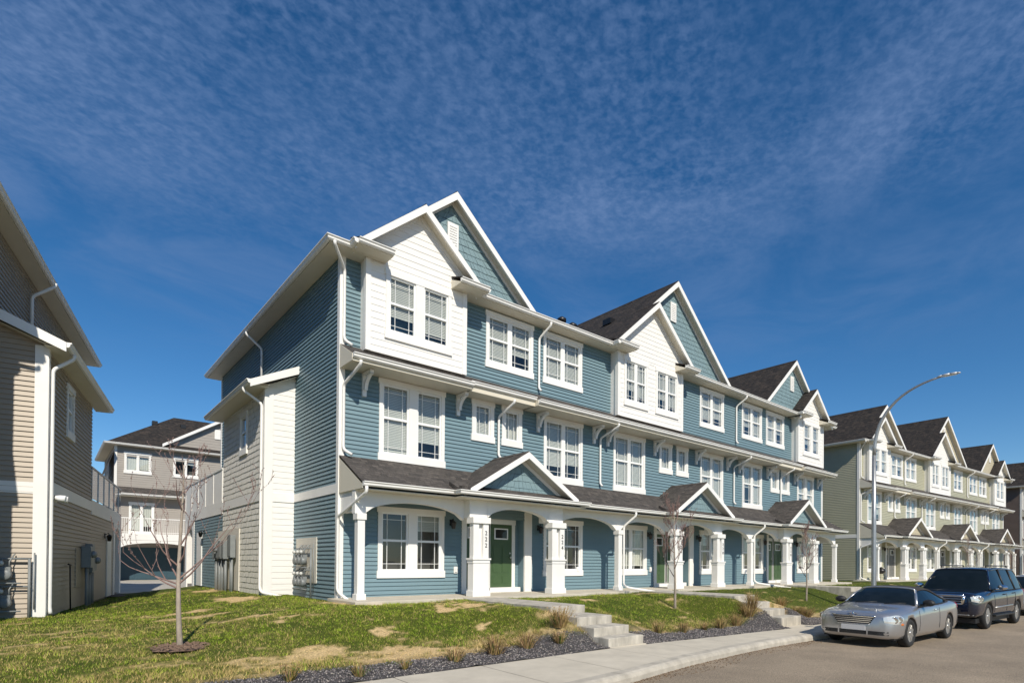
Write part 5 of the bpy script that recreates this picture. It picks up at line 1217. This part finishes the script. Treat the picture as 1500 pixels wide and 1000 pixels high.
def suv_extra(r, st, half):
    Y = np.linspace(-.62, .62, 11); b = MB()
    for z in np.arange(.80, 1.03, .036): front_strip(b, nose(st, half, z, Y*.98), .012, .036)
    gr = b.build('grille', PLASTIC, r)
    g = MB()
    for z in (.845, .915, .985): front_strip(g, nose(st, half, z, Y*.97), .035, .030)
    g.build('slats', CHROME, gr)
    f = MB(); P = nose(st, half, 1.035, Y*1.04); f.tube([(p[0]-.02, p[1], p[2]) for p in P], .032, 8); P = nose(st, half, .785, Y*.98); f.tube([(p[0]-.02, p[1], p[2]) for p in P], .022, 8)
    for s in (-1, 1): a = nose(st, half, 1.03, [s*.64])[0]; c = nose(st, half, .79, [s*.60])[0]; f.tube([(a[0]-.02, a[1], a[2]), (c[0]-.02, c[1], c[2])], .045, 8)
    f.build('surround', CHROME, gr)
    e = MB(); p = nose(st, half, .93, [0])[0]
    def loop(ry, rz_, cz): return [(p[0]-.055, math.cos(t)*ry, cz+math.sin(t)*rz_) for t in np.linspace(0, 2*math.pi, 25)]
    e.tube(loop(.115, .078, .93), .011, 6, cap=False); e.tube(loop(.036, .072, .93), .009, 6, cap=False); e.tube(loop(.072, .032, .965), .009, 6, cap=False); e.build('oval_badge', CHROME, gr)
    b = MB()
    for z in (.50, .54, .58): front_strip(b, nose(st, half, z, np.linspace(-.55, .55, 9)), .012, .04)
    b.build('bumper_intake', PLASTIC, r)
    b = MB(); front_strip(b, nose(st, half, .44, np.linspace(-.86, .86, 15)), .015, .03); b.build('bumper_trim', ALLOY, r)
    for s in (-1, 1):
        b = MB(); b.box(1.50, 3.55, min(s*.86, s*1.04), max(s*.86, s*1.04), .36, .42); b.build('running_board', PLASTIC, r, bevel=.015)
        b = MB(); b.tube([(2.2, s*.60, 1.885), (2.25, s*.60, 1.94), (4.4, s*.60, 1.94), (4.45, s*.60, 1.885)], .018, 8); b.build('luggage_rail', PLASTIC, r)
        b = MB(); b.tube([(1.55, s*1.005, .64), (3.45, s*1.005, .66)], .022, 6, flat=.5); b.build('door_moulding', ALLOY, r)
suv = dict(cat='car', rz=-R(3.2), hw=1.0, wr=.395, gap=.05, wheels=(.98, 4.08), spokes=6,
    st=[(0, .74, .44, .96, 1.07, .0), (.04, .87, .40, 1.0, 1.10, .0), (.15, .95, .37, 1.02, 1.12, .006), (.5, .985, .36, 1.02, 1.13, .02), (1.0, 1.0, .35, 1.06, 1.16, .03), (1.42, 1.0, .35, 1.10, 1.18, .01), (2.4, 1.0, .35, 1.12, 1.18, 0), (3.6, 1.0, .35, 1.14, 1.19, 0), (4.6, .99, .38, 1.15, 1.20, 0), (5.05, .95, .45, 1.14, 1.19, 0), (5.18, .88, .52, 1.08, 1.15, 0)],
    belt=[(1.2, .935, 1.13), (2.4, .945, 1.16), (4.0, .945, 1.18), (5.1, .90, 1.18)], ws=(1.32, .88, 1.165),
    roof=[(2.02, .68, 1.77, .05), (2.5, .70, 1.82, .07), (3.5, .71, 1.83, .075), (4.5, .70, 1.80, .07), (4.85, .69, 1.75, .06), (5.03, .76, 1.45, .05), (5.14, .86, 1.17, .02)],
    side=[(1.55, 2.78), (2.86, 3.85), (3.93, 4.85)], pillars=[2.82, 3.89, 4.9], lean=.10, railend=4.95, beltend=5.0, roofmat=S_NAVY, gaps=[(1.55, .5, 1.08), (2.82, .5, 1.10), (3.80, .6, 1.12)], handles=[(2.62, 1.03), (3.66, 1.05)], handlemat=S_NAVY, mirror=(1.82, 1.02, 1.25), mirrormat=CHROME,
    lamp=(.02, .52, .82, 1.04, .010), tail_lamp=(5.05, .84, 1.05), fog=(.10, .74, .53, mat('yellow_fog_glass', (.55, .42, .05), .15, coat=1.0)), extra=suv_extra)
build_car('sport_utility_vehicle', (15.55, -9.05, -.968), 'dark navy sport utility vehicle with a chrome grille, behind the silver convertible', S_NAVY, suv)
def plain_extra(r, st, half):
    Y = np.linspace(-.45, .45, 9); b = MB()
    for z in np.arange(.62, .78, .036): front_strip(b, nose(st, half, z, Y), .012, .036)
    b.build('grille', PLASTIC, r)
sed = dict(cat='car', rz=-R(4), hw=.90, wr=.33, gap=.035, wheels=(.95, 3.65), spokes=10,
    st=[(0, .55, .30, .55, .66, 0), (.05, .70, .25, .62, .74, 0), (.18, .80, .22, .72, .82, .01), (.5, .87, .20, .82, .90, .025), (1.0, .89, .19, .90, .97, .03), (1.4, .90, .19, .95, 1.02, .02), (2.4, .905, .19, .98, 1.03, 0), (3.4, .905, .2, 1.0, 1.04, 0), (4.2, .88, .24, 1.0, 1.05, 0), (4.5, .80, .32, .95, 1.02, 0)],
    belt=[(1.2, .85, .99), (2.4, .86, 1.01), (4.4, .80, 1.04)], ws=(1.2, .80, 1.0), roof=[(1.95, .60, 1.45, .06), (2.6, .62, 1.50, .08), (3.5, .61, 1.47, .07), (4.1, .66, 1.25, .06), (4.4, .74, 1.04, .02)],
    side=[(1.45, 2.5), (2.58, 3.6)], pillars=[2.54, 3.65], railend=4.2, beltend=4.3, roofmat=S_PALE, gaps=[(1.4, .35, .95), (2.54, .35, .97)], handles=[(2.35, .88), (3.4, .9)], mirror=(1.6, .92, 1.06), mirrormat=S_PALE,
    lamp=(.04, .60, .64, .80, .02), tail_lamp=(4.4, .72, .92), fog=(.12, .62, .36, LENS), extra=plain_extra)
build_car('parked_car', (23.6, -9.55, -.968), 'pale silver car half cut off by the right edge, behind the dark sport utility vehicle', S_PALE, sed)

# ------------------------------------------------------------------ planting and loose ground
def dry_shrub(seed, h, spread, n, green):
    rn = random.Random(seed); m = MB(); cols = []
    pal = [(.34, .23, .10), (.42, .30, .15), (.22, .13, .07), (.27, .19, .06)]
    for k in range(n):
        a = rn.uniform(0, 6.283); q = math.sqrt(rn.random())*spread*.32; p = Vector((math.cos(a)*q, math.sin(a)*q, 0)); lean = rn.uniform(.1, .8)*spread; L = h*rn.uniform(.45, 1.0)
        tip = p+Vector((math.cos(a+rn.uniform(-.6, .6))*lean, math.sin(a+rn.uniform(-.6, .6))*lean, L)); mid = p.lerp(tip, .55)+Vector((0, 0, L*.12)); w = rn.uniform(.003, .007); s = Vector((-math.sin(a+rn.uniform(-1, 1)), math.cos(a), 0)).normalized()*w
        c = (.10, .14, .03) if rn.random() < green and L < h*.75 else rn.choice(pal)
        i = len(m.v); m.v += [tuple(p-s), tuple(p+s), tuple(mid+s*.8), tuple(mid-s*.8), tuple(tip)]; m.f += [(i, i+1, i+2, i+3), (i+3, i+2, i+4)]; m.sm += [False, False]; cols += [c]*5
        if rn.random() < .5:
            for q_ in range(3):
                b = mid.lerp(tip, rn.uniform(0, .9)); d = Vector((rn.uniform(-1, 1), rn.uniform(-1, 1), rn.uniform(-.2, .9))).normalized()*rn.uniform(.02, .05); e = d.orthogonal().normalized()*.006; i = len(m.v)
                m.v += [tuple(b-e), tuple(b+e), tuple(b+d)]; m.f.append((i, i+1, i+2)); m.sm.append(False); cols += [c]*3
    return m, cols
SHRUB = attr_mat('dry_stalks', 'tone', .9)
def make_shrub(seed, h, spread, n, green):
    m, cols = dry_shrub(seed, h, spread, n, green); o = m.build('dry_shrub', SHRUB); set_colors(o.data, 'tone', np.array(cols)); return o
protos = [make_shrub(1, .24, .18, 60, .5), make_shrub(2, .32, .27, 110, .35), make_shrub(3, .34, .34, 130, .25), make_shrub(4, .46, .38, 230, .12)]
SH = [(-3.35, -6.55, 0, 'smallest green dry tuft, at the left end of the gravel bed'), (-2.45, -6.75, 0, 'sparse dry tuft with green base, second from the left in the gravel'), (-1.72, -6.70, 0, 'sparse upright dry tuft, third from the left in the gravel'), (-.75, -6.60, 1, 'leggy dry tuft left of the middle of the near gravel bed'), (.2, -6.45, 2, 'spreading dry shrub in the middle of the near gravel bed'), (1.0, -6.35, 2, 'wide straw coloured shrub right of the middle of the near gravel bed'), (1.75, -6.45, 1, 'small dry tuft just left of the shrubs by the near steps'), (2.15, -6.05, 3, 'tall straw shrub leaning against the near steps'),
      (5.0, -6.35, 1, 'first dry tuft right of the near steps'), (5.9, -6.40, 1, 'second dry tuft right of the near steps'), (6.9, -6.35, 1, 'third dry tuft right of the near steps'), (7.7, -6.30, 2, 'spreading dry shrub half way along the second gravel bed'), (8.6, -6.25, 2, 'brown dry shrub in the right half of the second gravel bed'), (9.4, -6.15, 3, 'tall brown shrub to the left of the farther steps'), (9.9, -6.0, 3, 'tallest brown shrub touching the farther steps'), (12.4, -6.2, 3, 'reddish dry grass clump behind the convertible bonnet'), (13.2, -6.1, 3, 'dry grass clump beside the convertible windscreen'), (11.9, -5.9, 2, 'low dry clump right of the farther steps')]
used = set()
for x, y, k, lab in SH:
    o = protos[k] if k not in used else protos[k].copy()
    if k in used: COL.objects.link(o)
    used.add(k); o.location = (x, y, gz(x, y)+.0); o.rotation_euler = (0, 0, x*3.7); o.scale = (1+.22*math.sin(x*5), 1+.22*math.sin(x*7), .9+.25*math.sin(x*9)); tag(o, lab, 'shrub', 'dry shrubs in the gravel beds')
def in_hard(x, y):
    slab = (x > -.34) & (x < 29.2) & (y > -1.76) & (y < 13.0)
    for c0 in (5.05, 14.46, 23.62): slab |= (np.abs(x-c0) < 2.34) & (y > -2.02) & (y < 0)
    for a, b in ((2.6, 3.72), (10.18, 11.42)): slab |= (x > a) & (x < b) & (y < -1.5)
    slab |= (x > -.95) & (x < 0) & (y > 3.38)
    lx = (x-lorg.x)*ex.x+(y-lorg.y)*ex.y; ly = (x-lorg.x)*ey.x+(y-lorg.y)*ey.y
    slab |= (lx < .02) & (ly > -1.6); slab |= (lx < 1.14) & (ly > 3.38)
    slab |= (y > 11.2) & (x < -2.2)
    slab |= np.hypot(x+4.2, y+3.85) < .34
    return slab
def border_y(x): return -6.2+.22*np.clip((x-.3)/1.6, 0, 1)-.25*np.clip((x-3.4)/.8, 0, 1)+.25*(fbm(x*1.3, x*0+2.2, 77)-.5)-.45*np.clip(1.4-np.abs(x-3.16)/1.1, 0, 1)
def build_grass():
    P = []
    for (xa, xb, ya, yb, dens) in ((-9.5, 2.7, -6.4, -1.7, 3000), (-9.5, 0, -1.7, 3, 1500), (-7, 0, 3, 11.2, 600), (3.6, 10.3, -6.2, -1.7, 1700), (11.3, 30, -6.2, -1.7, 260), (-20, -9.5, -6.4, 3, 120), (30, 70, -6.2, -1.9, 60)):
        n = int((xb-xa)*(yb-ya)*dens); P.append(np.stack([rng.uniform(xa, xb, n), rng.uniform(ya, yb, n)], 1))
    P = np.concatenate(P); x, y = P[:, 0], P[:, 1]
    c, s = lawn_color(x, y); soft = straw_mask(x, y, True); tuft = .5*fbm(x*5, y*5, 61)+.5*vnoise(x*17, y*17, 62)
    ok = ~in_hard(x, y) & (y > border_y(x)-.06*rng.random(len(x))) & (rng.random(len(x)) < (1-.70*s)*np.clip(1.9*tuft-.25, .08, 1))
    x, y, c, s, tuft, soft = x[ok], y[ok], c[ok], s[ok], tuft[ok], soft[ok]; n = len(x); z = ground_z(x, y)+bumps(x, y)-.006
    low = np.clip((-y-4.9)/1.2, 0, 1)
    h = rng.uniform(.015, .062, n)*(1.15-.65*s)*(.25+1.5*tuft**1.5)*(1+1.3*low*rng.random(n)+3.2*np.clip(1-(y-border_y(x))/.7, 0, 1)*(rng.random(n) < .22)*(x > -1)); a = rng.uniform(0, 2*np.pi, n); w = rng.uniform(.0028, .0055, n)
    l = h*rng.uniform(.2, 1.0, n); b = rng.uniform(0, 2*np.pi, n)
    v = np.empty((n, 3, 3)); dx, dy = np.cos(a)*w, np.sin(a)*w
    v[:, 0] = np.stack([x-dx, y-dy, z], 1); v[:, 1] = np.stack([x+dx, y+dy, z], 1); v[:, 2] = np.stack([x+np.cos(b)*l, y+np.sin(b)*l, z+h], 1)
    cc = c*rng.uniform(.45, 1.75, (n, 1))*np.array([1.0, 1.0, 1.0])*(.75+.5*fbm(x*2.7, y*2.7, 91))[:, None]*(.45+1.15*vnoise(x*13, y*13, 92))[:, None]; dry = rng.random(n) < .13+.25*low+.50*soft+.30*(fbm(x*1.3, y*1.3, 95)-.42).clip(0); cc[dry] = np.array([.52, .385, .155])*rng.uniform(.55, 1.25, (dry.sum(), 1))
    me = bpy.data.meshes.new('grass'); me.vertices.add(n*3); me.vertices.foreach_set('co', v.ravel()); me.loops.add(n*3); me.loops.foreach_set('vertex_index', np.arange(n*3, dtype=np.int32)); me.polygons.add(n); me.polygons.foreach_set('loop_start', np.arange(0, n*3, 3, dtype=np.int32)); me.update(calc_edges=True)
    set_colors(me, 'tone', np.repeat(cc, 3, 0)); m = attr_mat('grass_blades', 'tone', .7); me.materials.append(m)
    o = bpy.data.objects.new('grass', me); COL.objects.link(o); tag(o, 'patchy green and straw coloured grass on the sloping lawn', 'grass', kind='stuff')
build_grass()
def build_stones(name, xr, yf, n, smin, smax, cols, label, zf, matname):
    x = rng.uniform(*xr, n); y = yf(x, rng.random(n)); ok = ~((x > 2.6) & (x < 3.72)) & ~((x > 10.18) & (x < 11.42)) if name == 'gravel' else np.ones(n, bool)
    x, y = x[ok], y[ok]; n = len(x); z = zf(x, y); s = rng.uniform(smin, smax, n)
    base = np.array([(1, 0, 0), (0, 1, 0), (-1, 0, 0), (0, -1, 0), (0, 0, .75), (0, 0, -.6)]); F = np.array([(0, 1, 4), (1, 2, 4), (2, 3, 4), (3, 0, 4), (1, 0, 5), (2, 1, 5), (3, 2, 5), (0, 3, 5)])
    v = base[None]*rng.uniform(.6, 1.25, (n, 6, 3))*s[:, None, None]; a = rng.uniform(0, 6.28, n); ca, sa = np.cos(a), np.sin(a)
    t = rng.uniform(-.6, .6, n); vz = v[:, :, 2]*np.cos(t)[:, None]+v[:, :, 0]*np.sin(t)[:, None]; vx0 = v[:, :, 0]*np.cos(t)[:, None]-v[:, :, 2]*np.sin(t)[:, None]
    vx = vx0*ca[:, None]-v[:, :, 1]*sa[:, None]; vy = vx0*sa[:, None]+v[:, :, 1]*ca[:, None]
    v = np.stack([vx+x[:, None], vy+y[:, None], vz+z[:, None]+(s*.25)[:, None]], 2); f = (F[None]+6*np.arange(n)[:, None, None]).reshape(-1, 3)
    me = bpy.data.meshes.new(name); me.vertices.add(n*6); me.vertices.foreach_set('co', v.ravel()); me.loops.add(len(f)*3); me.loops.foreach_set('vertex_index', f.ravel().astype(np.int32)); me.polygons.add(len(f)); me.polygons.foreach_set('loop_start', np.arange(0, len(f)*3, 3, dtype=np.int32)); me.update(calc_edges=True)
    cols = np.array(cols); cc = cols[rng.integers(0, len(cols), n)]*rng.uniform(.7, 1.3, (n, 1)); set_colors(me, 'tone', np.repeat(cc, 6, 0)); me.materials.append(attr_mat(matname, 'tone', .8))
    o = bpy.data.objects.new(name, me); COL.objects.link(o); tag(o, label, name, kind='stuff')
def gv(x, u): b = border_y(x)-.02; return b+(-6.985-b)*u
build_stones('gravel', (-12, 16, ), gv, 26000, .008, .021, [(.10, .097, .10), (.15, .14, .145), (.06, .058, .06), (.22, .195, .19), (.12, .10, .10), (.32, .29, .26)], 'dark crushed gravel between lawn and sidewalk', lambda x, y: ground_z(x, y)+bumps(x, y), 'gravel_stones')
def kerb_y(x): return np.interp(x, [p[0] for p in KERB], [p[1] for p in KERB])
build_stones('dirt', (-9, 11.5), lambda x, u: kerb_y(x)-.06-(u**2.2)*.55*np.clip(.35+1.2*(fbm(x*1.1, x*0+5, 13)-.3), .15, 1), 5200, .004, .014, [(.16, .10, .06), (.22, .15, .09), (.12, .08, .05), (.3, .24, .17)], 'loose brown dirt along the foot of the kerb', lambda x, y: walk_z(x)-.150, 'dirt_crumbs')

# ------------------------------------------------------------------ small item on the sage porch
r = empty('barbecue', (36.0, -.95, 0), 0, 'small black round topped item standing on the sage porch beside its corner', 'barbecue')
m = MB(); m.lathe((0, 0, .42), (0, 0, 1), [(.08, 0), (.20, .06), (.26, .18), (.26, .20), (.20, .32), (.06, .40), (.03, .44)], 18); m.build('kettle', BLACK, r)
for k in range(3):
    a = k*2.09+.4; m = MB(); m.tube([(math.cos(a)*.12, math.sin(a)*.12, .46), (math.cos(a)*.24, math.sin(a)*.24, 0)], .014, 6); m.build('leg', BLACK, r)
